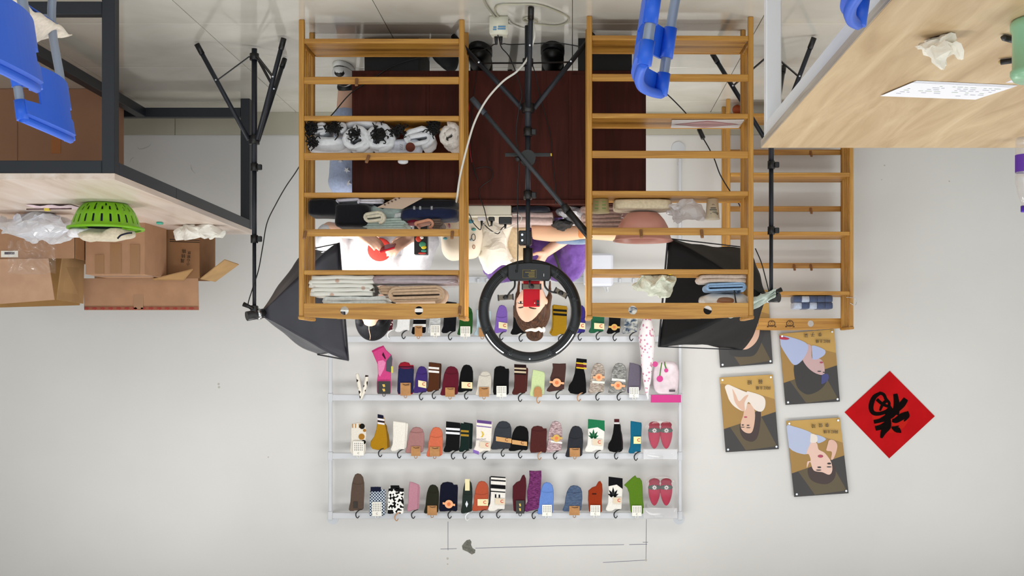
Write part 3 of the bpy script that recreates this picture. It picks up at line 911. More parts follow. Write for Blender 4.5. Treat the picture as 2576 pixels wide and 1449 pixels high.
# ================================================================== white tube rack on the wall
RKW = plain('c9ccd1', 0.45)
def sock_rack():
    x0, x1 = XA(1711, 7.2), XA(831, 7.2); y = 7.205
    t = thing('sock_wall_rack', 'white tube display frame with five bars hung full of socks', 'display rack', ((x0 + x1) / 2, y, 0))
    zt = ZA(1310, 7.2)
    for x in (x0, x1):
        zl = ZA(398, 7.2) if x < 0 else ZA(688, 7.2)
        part(t, 'upright', G().box((x, y, (zt + zl) / 2), (0.02, 0.02, zt - zl), bev=0.003), RKW)
        f = part(t, 'wall_flange', G().cyl((x, YW - 0.004, zt), (x, YW, zt), 0.032, n=24), plain('d0d4da', 0.5))
        for s in (-1, 1): part(f, 'screw', G().cyl((x + s * 0.02, YW - 0.004, zt - 0.006), (x + s * 0.02, YW - 0.007, zt - 0.006), 0.004, n=8), CHROME)
        part(t, 'spacer', G().box((x, (y + YW) / 2, zt - 0.03), (0.016, YW - y - 0.005, 0.016)), RKW)
        part(t, 'spacer', G().box((x, (y + YW) / 2, zl + 0.02), (0.016, YW - y - 0.005, 0.016)), RKW)
        for yb in (1297, 1147, 1000, 853, 703): part(t, 'joint', G().box((x, y, ZA(yb, 7.2)), (0.028, 0.028, 0.05), bev=0.003), RKW)
    for yb, k in ((1297, 0), (1147, 0), (1000, 0), (853, 0), (703, 0)):
        z = ZA(yb, 7.2)
        part(t, 'bar', G().box(((x0 + x1) / 2, y, z), (x1 - x0 - 0.02, 0.018, 0.034), bev=0.002), RKW)
    for x in (1537, 1560, 1594, 1640, 1203, 1225): part(t, 'clip', G().box((XA(x, 7.18), 7.19, ZA(706, 7.18)), (0.014, 0.018, 0.026), bev=0.002), RKW)
    part(t, 'wall_flange', G().cyl((XA(1706, YW), YW - .006, ZA(374, YW)), (XA(1706, YW), YW, ZA(374, YW)), .04, n=24), plain('d0d4da', 0.5))
    return t
RACKT = sock_rack()

# sock fabrics -------------------------------------------------------
def knit(c): return plain(c, 0.95, spec=0.1, sheen=0.2, var=0.10, bmp=0.35, bscale=140)
def banded(stops):
    key = ('band',) + tuple(stops)
    if key in MC: return MC[key]
    m, nt, bs = nodes('banded_knit'); tc = N(nt, 'ShaderNodeTexCoord'); sp = N(nt, 'ShaderNodeSeparateXYZ')
    nt.links.new(tc.outputs['Generated'], sp.inputs[0])
    nt.links.new(ramp(nt, sp.outputs['Z'], stops, True), bs.inputs['Base Color']); bs.inputs['Roughness'].default_value = 0.95; bs.inputs['Specular IOR Level'].default_value = 0.1
    MC[key] = m; return m
def spotted(kind, a, b, scale, thr=0.5, c=None):
    key = (kind, a, b, scale, thr)
    if key in MC: return MC[key]
    m, nt, bs = nodes(kind + '_knit'); bs.inputs['Roughness'].default_value = 0.95; bs.inputs['Specular IOR Level'].default_value = 0.1
    if kind == 'check':
        v = coords(nt, 'Object', (1, 0, 1)); ck = N(nt, 'ShaderNodeTexChecker', Scale=scale)
        ck.inputs['Color1'].default_value = lin(a); ck.inputs['Color2'].default_value = lin(b)
        nt.links.new(v, ck.inputs['Vector']); nt.links.new(ck.outputs['Color'], bs.inputs['Base Color'])
    else:
        sc = {'cow': (1, 1, 1), 'marl': (1, 1, 4), 'tie': (1, 1, 1.4)}[kind]
        v = coords(nt, 'Object', sc); n = N(nt, 'ShaderNodeTexNoise', Scale=scale, Detail={'cow': 0.0, 'marl': 6.0, 'tie': 5.0}[kind], Distortion=0.6 if kind != 'cow' else 0.0)
        nt.links.new(v, n.inputs['Vector'])
        st = [(0.0, a), (thr, b)] if kind == 'cow' else [(thr - 0.12, a), (thr + 0.12, b)]
        nt.links.new(ramp(nt, n.outputs['Fac'], st, kind == 'cow'), bs.inputs['Base Color'])
    MC[key] = m; return m

KRAFT = plain('b0804f', 0.8, var=0.15, bscale=40); CREAM = plain('e6dcaf', 0.7); CARD = plain('f0ede4', 0.6); HOOKB = plain('101114', 0.4)
HOOKT = plain('b98b66', 0.5); HOOKW = plain('eef0f2', 0.4); ORNG = plain('e9a97b', 0.6); GOLD = plain('c9a14c', 0.5); PRT = plain('cc3f26', 0.6); PRK = plain('2a2624', 0.7)
DS = 7.165                                               # depth of the socks' front
KIN = {   # outlines in box units: x right and y down as in the photograph (the bar is at y = 1)
 'dome': [(.30, .12), (.40, .03), (.55, 0), (.75, .02), (.90, .10), (.97, .25), (.98, .5), (.95, .75), (.93, .93), (.85, .97), (.55, .95), (.3, 1.0), (.08, 1.0), (0, .96), (.03, .88), (.10, .75), (.14, .5), (.20, .28)],
 'crew': [(.16, .0), (.5, .02), (.96, .05), (.99, .12), (.96, .4), (.93, .7), (.90, .93), (.80, .96), (.55, .94), (.35, 1.0), (.1, 1.0), (0, .96), (.02, .9), (.12, .78), (.16, .5), (.15, .2)],
 'blunt': [(.08, .12), (.2, .03), (.45, 0), (.7, .03), (.78, .1), (.97, .1), (1, .2), (.98, .5), (.97, .95), (.9, 1), (.6, .98), (.3, 1), (.05, 1), (0, .9), (.03, .5)],
 'slim': [(.2, 0), (.5, .02), (.9, .08), (.98, .18), (.95, .5), (.9, .92), (.75, .97), (.5, .95), (.25, 1), (.05, .99), (0, .9), (.08, .7), (.12, .35)],
 'boot': [(.44, .0), (.72, .03), (.80, .12), (.83, .3), (.90, .45), (.95, .7), (.96, .95), (.8, 1), (.4, 1), (.12, .97), (0, .88), (.04, .75), (.22, .62), (.34, .42), (.40, .2)],
 'tall': [(.30, 0), (.65, .01), (.99, 0), (1, .15), (.96, .45), (.92, .7), (.9, .9), (.7, .94), (.4, .97), (.15, 1), (0, .97), (.02, .9), (.2, .75), (.18, .5), (.28, .3), (.32, .15)],
 'heel': [(.05, .3), (.3, .2), (.55, .16), (.72, .02), (.85, 0), (.97, .1), (1, .3), (.95, .6), (.96, .95), (.8, 1), (.4, 1), (.1, .95), (.03, .6)],
 'ankle': [(0, .25), (.2, .15), (.42, .05), (.56, 0), (.64, .06), (.8, .07), (.9, .15), (.93, .3), (.95, .6), (1, .85), (.96, .98), (.75, 1), (.45, 1), (.33, .93), (.28, .7), (.25, .45), (.15, .32)],
 'sport': [(0, .11), (.3, .04), (.56, 0), (.7, .1), (.95, .2), (1, .28), (.97, .45), (.92, .6), (.93, .8), (.92, 1), (.6, 1), (.25, 1), (.24, .8), (.3, .6), (.28, .4), (.1, .22)],
 'paw': [(.06, .2), (.1, .06), (.25, .03), (.4, .0), (.55, .0), (.75, .02), (.9, .06), (.98, .2), (1, .4), (.95, .6), (.97, .85), (.9, 1), (.5, 1), (.1, 1), (0, .9), (.06, .6)],
}
def sockpt(b, u, v, d=DS): return W(b[0] + (b[2] - b[0]) * u, b[1] + (b[3] - b[1]) * v, d)
def rect(root, b, u0, v0, u1, v1, mat, name, d, th=0.0015, skew=0.0, label=None):
    return part(root, name, G().prism([sockpt(b, u0, v0, d), sockpt(b, u1, v0 + skew, d), sockpt(b, u1, v1 + skew, d), sockpt(b, u0, v1, d)], (0, th, 0)), mat, label)
def sock(kind, b, mat, label, cap=None, cuff=None, hook='b', tagk=None, lab=None, deco=None, second=None, bar=None):
    b = tuple(b); base = sockpt(b, .5, 0)
    t = thing('sock', label, 'socks', tuple(base), 0, 'socks hanging on the white wall rack')
    ol = KIN[kind]
    if second is not None:                                # the pair's other sock peeps out behind
        b2 = (b[0] + second[0], b[1] + second[1], b[2] + second[0], b[3] - 4)
        part(t, 'second_sock', G().prism([sockpt(b2, u, v, DS + 0.008) for u, v in ol], (0, 0.008, 0), bev=0.003), second[2] if len(second) > 2 else mat)
    part(t, 'knit_body', G().prism([sockpt(b, u, v) for u, v in ol], (0, 0.012, 0), bev=0.004), mat)
    if kind in ('dome', 'blunt') and cuff != 'no':        # the folded cuff lies over the toe
        vv = 0.24 if cuff is None else cuff
        lo = [(u, v) for u, v in ol if v > vv + 0.03]
        us = [u for u, v in ol if abs(v - vv) < 0.2]; u0, u1 = min(us), max(us)
        xs = [(u0 + (u1 - u0) * (0.06 + 0.88 * k / 5), vv + 0.05 * math.sin(math.pi * k / 5) + 0.01) for k in range(6)]
        R_ = [p for p in lo if p[0] >= 0.5]; L_ = [p for p in lo if p[0] < 0.5]
        R_.sort(key=lambda p: p[1]); L_.sort(key=lambda p: -p[1])
        poly = xs + [(0.5 + (u - 0.5) * 0.97, min(v, 0.985)) for u, v in R_] + [(0.5 + (u - 0.5) * 0.97, min(v, 0.985)) for u, v in L_]
        part(t, 'cuff_fold', G().prism([sockpt(b, u, v, DS - 0.004) for u, v in poly], (0, 0.005, 0), bev=0.0015), cap or mat)
    yb = bar or b[3]; cx = (b[0] + b[2]) / 2
    if tagk:                                              # card tag that carries the sock on the bar
        k, x0, y0, x1, y1 = tagk
        m = {'k': KRAFT, 'w': CARD, 'b': plain('1b1b18', 0.5)}[k]
        tb = (x0, y0, x1, y1)
        o = rect(t, tb, 0, 0, 1, 1, m, 'card_tag', DS - 0.009, 0.0015, label={'k': 'kraft paper tag', 'w': 'white printed card tag', 'b': 'black card tag'}[k])
        mx = (x0 + x1) / 2
        part(o, 'tag_loop', G().tube([W(mx - 3, y1 - 1, DS - 0.008), W(mx - 3, y1 + 4, DS - 0.004), W(mx, y1 + 6, DS + 0.01), W(mx + 3, y1 + 4, DS - 0.004), W(mx + 3, y1 - 1, DS - 0.008)], 0.0018, 6), m)
        if k == 'w':
            g = G()
            for i in range(5):
                for j in range(4): g.add([sockpt(tb, .14 + i * .17, .10 + j * .15, DS - 0.0094), sockpt(tb, .19 + i * .17, .10 + j * .15, DS - 0.0094), sockpt(tb, .19 + i * .17, .21 + j * .15, DS - 0.0094), sockpt(tb, .14 + i * .17, .21 + j * .15, DS - 0.0094)], [(0, 1, 2, 3)])
            part(o, 'tag_print', g, PRK)
            text('C', PRK, o, sockpt(tb, .5, .84, DS - 0.0095), (-1, 0, 0), (0, 0, -1), 0.016, 'tag_logo')
        if k == 'k': part(o, 'tag_smudge', G().prism([sockpt(tb, u, v, DS - 0.0093) for u, v in ((.2, .06), (.5, .12), (.9, .05), (.85, .2), (.5, .24), (.25, .16))], (0, 0.0003, 0)), plain('6b4a2c', 0.9))
        if k == 'b':
            for v in (.35, .7): part(o, 'tag_print', G().prism([sockpt(tb, u, v + w, DS - 0.0093) for u, w in ((.35, -.1), (.55, -.12), (.6, .08), (.45, .12))], (0, 0.0003, 0)), plain('d6b04a', 0.5))
    elif hook:                                            # curled plastic hanger
        m = {'b': HOOKB, 't': HOOKT, 'w': HOOKW}[hook]
        hx = b[0] + (b[2] - b[0]) * .62
        part(t, 'hanger_hook', G().tube([W(hx + 10, b[3] - 5, DS + .004), W(hx + 1, b[3] - 2, DS - .002), W(hx - 6, b[3] + 5, DS - .004), W(hx - 6, b[3] + 13, DS - .002), W(hx - 2, b[3] + 17, DS + .012), W(hx + 2, b[3] + 12, DS + .024)], [0.0015, 0.0035, 0.004, 0.003, 0.003, 0.0022], 7), m)
    if lab:
        k, u0, v0, u1, v1, sk = lab
        m = {'c': CREAM, 'k': plain('c99a62', 0.7), 'o': ORNG, 'g': GOLD, 'w': plain('efeeea', 0.7), 'y': plain('eae3a4', 0.7), 's': plain('d9c9b0', 0.6)}[k]
        if k in ('o', 'g'):                               # belly band with an oval seal
            o = rect(t, b, u0, (v0 + v1) / 2 - .035, u1, (v0 + v1) / 2 + .035, m, 'paper_band', DS - 0.008, 0.0015, sk)
            c = sockpt(b, (u0 + u1) / 2, (v0 + v1) / 2 + sk / 2, DS - 0.009); rr = abs(W(b[0] + (b[2] - b[0]) * .2, 0, DS).x - W(b[0], 0, DS).x)
            part(o, 'seal', G().cyl(c, c + Vector((0, 0.0015, 0)), rr * 1.1, n=18), m)
            part(o, 'seal_print', G().cyl(c - Vector((0, .0005, 0)), c, rr * .5, n=12), plain('d9743f', 0.6))
        else:
            o = rect(t, b, u0, v0, u1, v1, m, 'paper_label', DS - 0.008, 0.0015, sk)
            text('C', PRT if k != 'k' else plain('7a4a1e', .7), o, sockpt(b, u0 + (u1 - u0) * .68, (v0 + v1) / 2 + sk / 2, DS - 0.0087), (-1, 0, 0), (0, 0, -1), 0.026, 'label_logo', bold=0.0006)
    if deco: deco(t, b)
    return t
def bandbit(u0, v0, u1, v1, c, sk=0.0):
    def f(t, b): rect(t, b, u0, v0, u1, v1, knit(c), 'knit_stripe', DS - 0.0012, 0.002, sk)
    return f
def multi(*fs):
    def f(t, b):
        for q in fs: q(t, b)
    return f
def leafd(c):
    def f(t, b):
        g = G(); cx, cy = .42, .56
        for an, ln in ((-90, .26), (-55, .22), (-125, .22), (-20, .17), (-160, .17), (10, .10), (170, .10)):
            dx, dy = math.cos(R(an)), math.sin(R(an)); asp = (b[2] - b[0]) / (b[3] - b[1])
            q = [(cx, cy), (cx + (dx * .5 * ln - dy * .035) / asp, cy + dy * .5 * ln + dx * .035), (cx + dx * ln / asp, cy + dy * ln), (cx + (dx * .5 * ln + dy * .035) / asp, cy + dy * .5 * ln - dx * .035)]
            g.prism([sockpt(b, u, v, DS - .0012) for u, v in q], (0, .001, 0))
        part(t, 'leaf_print', g, knit(c))
    return f
def chev(c, v=0.3):
    def f(t, b): part(t, 'knit_cuff', G().prism([sockpt(b, u, w, DS - .0012) for u, w in ((.16, .0), (.96, .05), (.97, v + .08), (.62, v - .05), (.15, v))], (0, .003, 0)), knit(c))
    return f
K = knit
# bar 1 (topmost)
sock('dome', (877, 1191, 917, 1286), K('5a4a40'), 'grey-brown ribbed sock pair with a small dark tag, on the topmost bar', deco=lambda t, b: rect(t, b, .3, .75, .55, .92, plain('241c14', .6), 'dark_tag', DS - .008))
sock('blunt', (928, 1224, 970, 1298), spotted('check', '26324f', 'c9d3da', 118), 'navy and white gingham socks with white card tag', cap=spotted('check', '26324f', 'c9d3da', 118), cuff=.2, tagk=('w', 936, 1263, 960, 1298), deco=bandbit(.1, .01, .72, .17, '141a30'))
sock('blunt', (974, 1221, 1016, 1293), spotted('cow', '101010', 'eeeeea', 62, .47), 'black and white cow-spotted socks', cuff='no', hook='t', deco=multi(bandbit(.2, .0, .72, .13, '0e0e10'), bandbit(.5, .1, .99, .22, '0e0e10'), bandbit(.03, .86, .35, .99, '0e0e10')))
sock('slim', (1024, 1212, 1053, 1287), K('b98393'), 'plain dusty pink ribbed socks hanging from a black hook', second=(4, 2))
sock('dome', (1066, 1219, 1105, 1292), K('24251a'), 'dark olive sock pair with kraft tag', tagk=('k', 1075, 1272, 1099, 1296))
sock('blunt', (1104, 1212, 1152, 1287), K('0e1024'), 'navy blue sock pair with orange oval band, on the topmost bar', cuff='no', lab=('o', .2, .66, .85, .78, .06))
sock('dome', (1159, 1207, 1189, 1292), K('232c28'), 'dark grey-green socks with a cream strip and white diamond', cuff=.4, hook='w', deco=multi(lambda t, b: rect(t, b, .36, -.02, .75, .32, CREAM, 'paper_strip', DS - .009), lambda t, b: part(t, 'diamond_print', G().prism([sockpt(b, u, v, DS - .006) for u, v in ((.5, .62), (.62, .72), (.5, .82), (.38, .72))], (0, .001, 0)), plain('dfe3ea', .7))))
sock('dome', (1187, 1210, 1230, 1286), K('ad5036'), 'terracotta orange sock pair with cream label', cuff=.4, lab=('c', .33, .6, .95, .82, 0))
sock('crew', (1227, 1197, 1274, 1286), K('e6e2dc'), 'white crew socks with black stripe bands', second=(-3, 2, K('1a1a1e')), lab=('s', .4, .63, .92, .8, .02), deco=multi(bandbit(.16, .005, .95, .04, '101014', .03), bandbit(.17, .10, .96, .14, '101014', .03), bandbit(.16, .24, .95, .35, '0c0c10', .03), bandbit(.16, .42, .94, .45, '101014', .03), bandbit(.38, .52, .46, .62, '101014'), bandbit(.58, .53, .66, .62, '101014')))
sock('heel', (1288, 1194, 1324, 1290), K('4c1a22'), 'deep maroon socks with black tag', tagk=('b', 1298, 1259, 1319, 1292))
sock('tall', (1318, 1184, 1362, 1288), spotted('marl', '4e2046', '7b3b70', 55), 'tall purple marled socks hanging from a black hook')
sock('dome', (1351, 1213, 1394, 1294), K('6486c8'), 'sky blue sock pair with white striped tag', cuff=.27, tagk=('w', 1364, 1270, 1388, 1298))
sock('dome', (1415, 1221, 1466, 1287), spotted('marl', '40506a', '566680', 50), 'slate blue sock pair with kraft tag', tagk=('k', 1432, 1273, 1458, 1296))
sock('heel', (1478, 1210, 1516, 1291), K('8e3214'), 'rust orange socks with white striped tag', tagk=('w', 1485, 1271, 1510, 1297), deco=bandbit(.3, .38, .58, .42, '3a1408'))
sock('crew', (1524, 1199, 1568, 1286), K('e8e5de'), 'white crew socks with black cuff and black leaf print', lab=('s', .42, .6, .9, .78, 0), deco=multi(chev('0c0c10', .28), leafd('101216')))
sock('ankle', (1570, 1196, 1620, 1294), K('557a1e'), 'grass green ankle socks with white striped tag', tagk=('w', 1590, 1272, 1614, 1298))
# bar 2
def paw(t, b):
    for u, v, c, r in ((.75, .12, '15140f', .09), (.72, .45, 'a8752c', .10), (.85, .62, '15140f', .07), (.9, .25, 'a8752c', .05)):
        p = sockpt(b, u, v, DS - .002); part(t, 'knit_spot', G().cyl(p, p + Vector((0, .004, 0)), (b[2] - b[0]) * .00227 * r * 1.9, n=14), K(c))
    for u in (.15, .33, .55): rect(t, b, u, .04, u + .05, .17, K('a8752c'), 'claw_stripe', DS - .0015)
sock('paw', (880, 1063, 921, 1142), K('e3ddd2'), 'cream paw-shaped socks with brown and black spots and white card', tagk=('w', 888, 1110, 915, 1146), deco=paw)
sock('boot', (931, 1042, 976, 1132), K('a87c14'), 'mustard socks with navy and white cuff, folded wide', second=(6, 22, K('7c5a12')), deco=multi(bandbit(.42, .0, .74, .10, '14162e', .03), bandbit(.42, .11, .8, .16, 'e6e6ee', .03), bandbit(.42, .17, .8, .21, '14162e', .03), bandbit(.42, .22, .8, .27, 'e6e6ee', .03)))
sock('crew', (982, 1059, 1022, 1135), K('e7e3da'), 'plain white crew socks hanging from a black hook', second=(5, 2))
sock('dome', (1019, 1074, 1068, 1140), K('a07472'), 'dusty rose sock pair with kraft tag', cuff=.17, tagk=('k', 1034, 1123, 1058, 1147))
sock('dome', (1072, 1074, 1115, 1149), K('c9694c'), 'coral orange sock pair with kraft tag', cuff=.3, tagk=('k', 1081, 1124, 1106, 1148))
sock('crew', (1115, 1060, 1159, 1138), K('0b0b0e'), 'black crew socks with two white stripes', deco=multi(bandbit(.16, .20, .95, .27, 'e9e9ee', .03), bandbit(.14, .33, .94, .40, 'e9e9ee', .03)))
sock('crew', (1154, 1064, 1182, 1137), K('10231f'), 'dark green crew socks with two mustard stripes', second=(8, -2, K('0d1d1a')), deco=multi(bandbit(.2, .24, .9, .31, 'a8842c', .02), bandbit(.18, .38, .9, .45, 'a8842c', .02)))
def moon(t, b):
    p = [(.40, .33), (.52, .38), (.56, .45), (.5, .52), (.38, .53), (.46, .48), (.48, .43), (.45, .38)]
    part(t, 'moon_print', G().prism([sockpt(b, u, v, DS - .0012) for u, v in p], (0, .001, 0)), K('d6b52c'))
    text('BRIGHT', K('8d86a0'), t, sockpt(b, .42, .6, DS - .0008), (-1, 0, 0), (0, 0, -1), .016, 'print')
sock('crew', (1190, 1056, 1239, 1139), K('e9e2d8'), 'cream crew socks with purple cuff and yellow moon print', lab=('s', .35, .67, .88, .84, .02), deco=multi(bandbit(.2, .0, .95, .09, '5f4480', .05), bandbit(.18, .17, .94, .2, '7a64a0', .05), bandbit(.0, .9, .3, 1.0, '8468b4', .06), moon))
sock('dome', (1234, 1059, 1288, 1131), K('33373d'), 'charcoal sock pair with kraft paper band', cuff=.2, lab=('k', .25, .54, .98, .70, .08))
sock('dome', (1279, 1071, 1331, 1135), K('0b0b0d'), 'black sock pair with kraft paper band on the second bar', cuff='no', lab=('k', .18, .55, .9, .72, .08))
sock('blunt', (1333, 1071, 1376, 1139), K('4b2220'), 'brownish maroon socks on a tan hook', cuff=.15, hook='t')
sock('dome', (1373, 1059, 1415, 1138), spotted('marl', '7d6468', 'cdb6b8', 48), 'pink marled sock pair with gold band', cuff='no', lab=('g', .3, .48, .98, .62, .0), deco=bandbit(.3, .62, .98, .68, 'e8e8e4', .05))
sock('dome', (1422, 1071, 1468, 1150), K('2a2d33'), 'charcoal sock pair with kraft tag', cuff=.36, tagk=('k', 1433, 1127, 1459, 1149))
sock('crew', (1471, 1054, 1523, 1137), K('e8e6e0'), 'white crew socks with green cuff and green leaf print', lab=('s', .36, .6, .86, .78, .03), deco=multi(chev('1e7048', .30), leafd('1c5c38')))
sock('boot', (1529, 1054, 1567, 1138), K('09090b'), 'black socks with maroon and white cuff', second=(2, 7, K('2a1215')), deco=multi(bandbit(.42, .0, .76, .09, '4a1a1e', .0), bandbit(.42, .10, .78, .15, 'd8d4d4')))
sock('crew', (1581, 1059, 1615, 1141), K('12607e'), 'teal blue crew socks with pale yellow label', lab=('y', .38, .48, .92, .70, 0))
# bar 3
g1 = spotted('cow', '2a211a', 'e8e2d6', 40, .42)
t = thing('sock', 'slim spotted socks folded into a narrow V', 'socks', tuple(W(911, 940, DS)), 0, 'socks hanging on the white wall rack')
part(t, 'knit_body', G().tube([W(898, 940, DS), W(903, 965, DS), W(907, 990, DS), W(908, 1004, DS + .015)], [.009, .011, .009, .006], 8), g1)
part(t, 'second_sock', G().tube([W(923, 944, DS), W(920, 965, DS), W(915, 985, DS), W(909, 1002, DS)], [.009, .011, .009, .006], 8), g1)
def sport(t, b):
    part(t, 'dark_panel', G().prism([sockpt(b, u, v, DS - .0015) for u, v in ((.95, .2), (1, .28), (.97, .45), (.92, .57), (.68, .54), (.7, .33))], (0, .003, 0)), K('4d5058'))
    part(t, 'pale_panel', G().prism([sockpt(b, u, v, DS - .0013) for u, v in ((.3, .33), (.55, .31), (.68, .36), (.6, .5), (.4, .66), (.32, .6))], (0, .003, 0)), K('dd84ae'))
    part(t, 'dark_print', G().prism([sockpt(b, u, v, DS - .0016) for u, v in ((.56, .14), (.5, .2), (.66, .3), (.68, .27))], (0, .003, 0)), K('3c1426'))
    part(t, 'cuff_edge', G().prism([sockpt(b, u, v, DS - .0016) for u, v in ((0, .11), (.56, 0), (.58, .03), (.03, .15))], (0, .003, 0)), K('b02a68'))
    rect(t, b, .94, .44, 1.04, .58, plain('c8c022', .5), 'yellow_flag', DS - .003)
sock('sport', (935, 869, 987, 988), K('c84480'), 'bright pink and grey sports sock with black tag', tagk=('b', 950, 959, 982, 991), deco=sport)
sock('blunt', (999, 910, 1041, 992), banded([(0, '8c1d2c'), (.14, '2a1220'), (.17, '7a2444'), (.22, '1c1f42'), (.9, 'a01a2a')]), 'navy socks with red toe and red-banded cuff, kraft tag', cap=K('20234a'), cuff=.17, tagk=('k', 1007, 963, 1033, 995))
sock('dome', (1039, 921, 1076, 989), K('3c2a6c'), 'violet sock pair with cream label, on the bar above the heads', cuff=.25, lab=('c', .35, .52, .9, .76, .06))
sock('crew', (1073, 911, 1107, 986), K('4e2a16'), 'brown crew socks with two white stripes', second=(4, 0, K('3c2012')), deco=multi(bandbit(.14, .15, .93, .22, 'e6e3e0', .03), bandbit(.14, .27, .93, .34, 'e6e3e0', .03)))
sock('dome', (1107, 921, 1155, 995), K('5c1626'), 'wine red sock pair with kraft tag', cuff=.22, tagk=('k', 1120, 975, 1144, 998))
sock('dome', (1150, 917, 1191, 987), K('08080a'), 'black sock pair with cream label', cuff='no', lab=('c', .27, .62, .93, .85, .02))
sock('dome', (1195, 933, 1237, 995), K('cbc5ba'), 'ivory sock pair with kraft tag', cuff=.16, tagk=('k', 1205, 974, 1230, 998))
sock('blunt', (1240, 920, 1281, 993), K('09090b'), 'black socks with white striped tag', cuff='no', tagk=('w', 1249, 971, 1274, 998))
sock('crew', (1288, 916, 1325, 993), K('4a211e'), 'maroon crew socks with black cuff and cream stripes', second=(4, 6), deco=multi(bandbit(.15, .0, .96, .10, '20100e', .02), bandbit(.15, .11, .96, .16, 'c8b99c', .02), bandbit(.15, .17, .96, .21, '20100e', .02), bandbit(.15, .22, .96, .28, 'c8b99c', .02), bandbit(.15, .29, .96, .34, '20100e', .02)))
def domtag(t, b): part(t, 'card_tag', G().prism([W(x, y, DS - .009) for x, y in ((1343, 998), (1343, 982), (1346, 975), (1353, 972), (1360, 975), (1363, 982), (1363, 998))], (0, .0015, 0)), KRAFT, 'round-topped kraft tag')
sock('slim', (1332, 930, 1372, 997), K('c5d6a0'), 'pale lime green socks with round-topped kraft tag', hook='t', deco=domtag)
sock('tall', (1375, 914, 1424, 986), K('48302c'), 'dark brown socks with orange oval band', lab=('o', .15, .58, .9, .72, .05))
sock('boot', (1429, 901, 1477, 992), K('08080a'), 'black socks with yellow and maroon cuff', hook='t', deco=multi(bandbit(.44, .0, .98, .10, '0a0a0c', .03), bandbit(.43, .11, .97, .15, 'd6b52c', .03), bandbit(.43, .16, .97, .23, '5c1a24', .03), bandbit(.43, .24, .97, .28, 'd6b52c', .03)))
sock('dome', (1479, 913, 1522, 990), spotted('marl', '7c7068', 'c0b4a8', 48), 'beige marled sock pair with orange band', cuff='no', lab=('o', .3, .40, .98, .54, .0), deco=bandbit(.25, .58, .98, .65, 'dfe6dc', .03))
sock('dome', (1530, 913, 1577, 990), spotted('marl', '5c5c5a', 'a6a6a2', 48), 'grey marled sock pair with orange band', cuff='no', lab=('o', .15, .66, .9, .78, .04), deco=bandbit(.2, .5, .92, .58, 'e6e6e2', .04))
sock('slim', (1577, 912, 1612, 990), K('686170'), 'lavender grey socks with white striped tag', second=(3, 2), tagk=('w', 1583, 974, 1607, 1000))
# bar 4 (behind the heads and racks)
sock('crew', (968, 780, 989, 834), spotted('cow', '4c1a24', 'c9b4b0', 90, .6), 'maroon dotted socks beside the black-haired head', hook='w')
sock('crew', (993, 768, 1033, 835), K('e6e6e6'), 'plain white socks on the bar behind the striped black and white socks')
sock('dome', (1035, 748, 1073, 841), banded([(0, '0c0c10'), (.12, 'e6e4e0'), (.2, '0c0c10'), (.3, 'e6e4e0'), (.4, '0c0c10'), (.5, 'e6e4e0'), (.6, '0c0c10'), (.72, 'e6e4e0'), (.8, '0c0c10')]), 'zebra-banded black and white socks with kraft tag', cuff='no', tagk=('k', 1043, 820, 1062, 846))
sock('dome', (1075, 775, 1109, 838), spotted('marl', 'a8aaac', 'cccece', 40), 'pale grey sock pair with blank white card', tagk=('w', 1083, 818, 1107, 845))
sock('crew', (1110, 757, 1150, 838), K('0b0b10'), 'plain black crew socks on the bar next to the green pair')
sock('dome', (1150, 770, 1190, 843), K('20501f'), 'deep green sock pair with white striped tag', cuff=.22, tagk=('w', 1158, 821, 1183, 847))
sock('crew', (1192, 778, 1236, 844), K('adc3cc'), 'pale ice blue socks with kraft tag behind the ring lamp', tagk=('k', 1204, 824, 1222, 847))
sock('dome', (1242, 767, 1277, 838), K('7a5cae'), 'lilac purple sock pair with cream label, seen through the ring lamp', cuff=.4, lab=('c', .35, .6, .98, .82, .05))
sock('crew', (1284, 768, 1330, 842), K('0c0c0e'), 'black socks half hidden behind the brown-haired head')
sock('crew', (1385, 766, 1428, 845), K('a07a18'), 'mustard yellow crew socks with two black stripes', second=(-3, 2), deco=multi(bandbit(.15, .14, .95, .21, '101010', .03), bandbit(.15, .27, .95, .34, '101010', .03)))
sock('dome', (1440, 767, 1474, 839), K('352c7c'), 'indigo sock pair with cream label beside the ring lamp', cuff=.45, lab=('c', .3, .6, .95, .82, .04))
sock('crew', (1481, 770, 1522, 838), K('245c40'), 'bottle green socks with cream label under a rack board', lab=('c', .33, .62, .95, .84, .03))
sock('crew', (1526, 772, 1563, 840), K('0a0a0c'), 'black socks with gold oval band under a rack board', lab=('g', .15, .66, .9, .82, .02))
sock('crew', (1564, 770, 1607, 840), spotted('tie', '3c4c60', 'c6c6be', 34), 'blue and beige tie-dyed socks hanging from a black hook')

# umbrella, cherry bag, slipper packs ------------------------------------
UMB = spotted('tie', 'efe9ea', 'efe9ea', 10)
def floral():
    m, nt, bs = nodes('pink_print'); v = coords(nt, 'Object', (1, 1, 1)); vo = N(nt, 'ShaderNodeTexVoronoi', Scale=46.0)
    nt.links.new(v, vo.inputs['Vector']); nt.links.new(ramp(nt, vo.outputs['Distance'], [(0, 'bf6f92'), (.28, 'd695ae'), (.34, 'efeaec')], False), bs.inputs['Base Color']); bs.inputs['Roughness'].default_value = .7; return m
g = G(); zz = [(1000, .004), (985, .010), (960, .022), (920, .034), (880, .042), (850, .046), (830, .042), (812, .032), (800, .024)]
cx = 1627
um = thing('folded_umbrella', 'rolled white umbrella with pink floral print hanging from the bar', 'umbrella', tuple(W(1627, 800, 7.13)))
pr = [(r, ZA(y, 7.13)) for y, r in zz][::-1]
g.lathe([(0.0, pr[0][1])] + pr + [(0.0, pr[-1][1])], (XA(1628, 7.13), 7.13, 0), n=20)
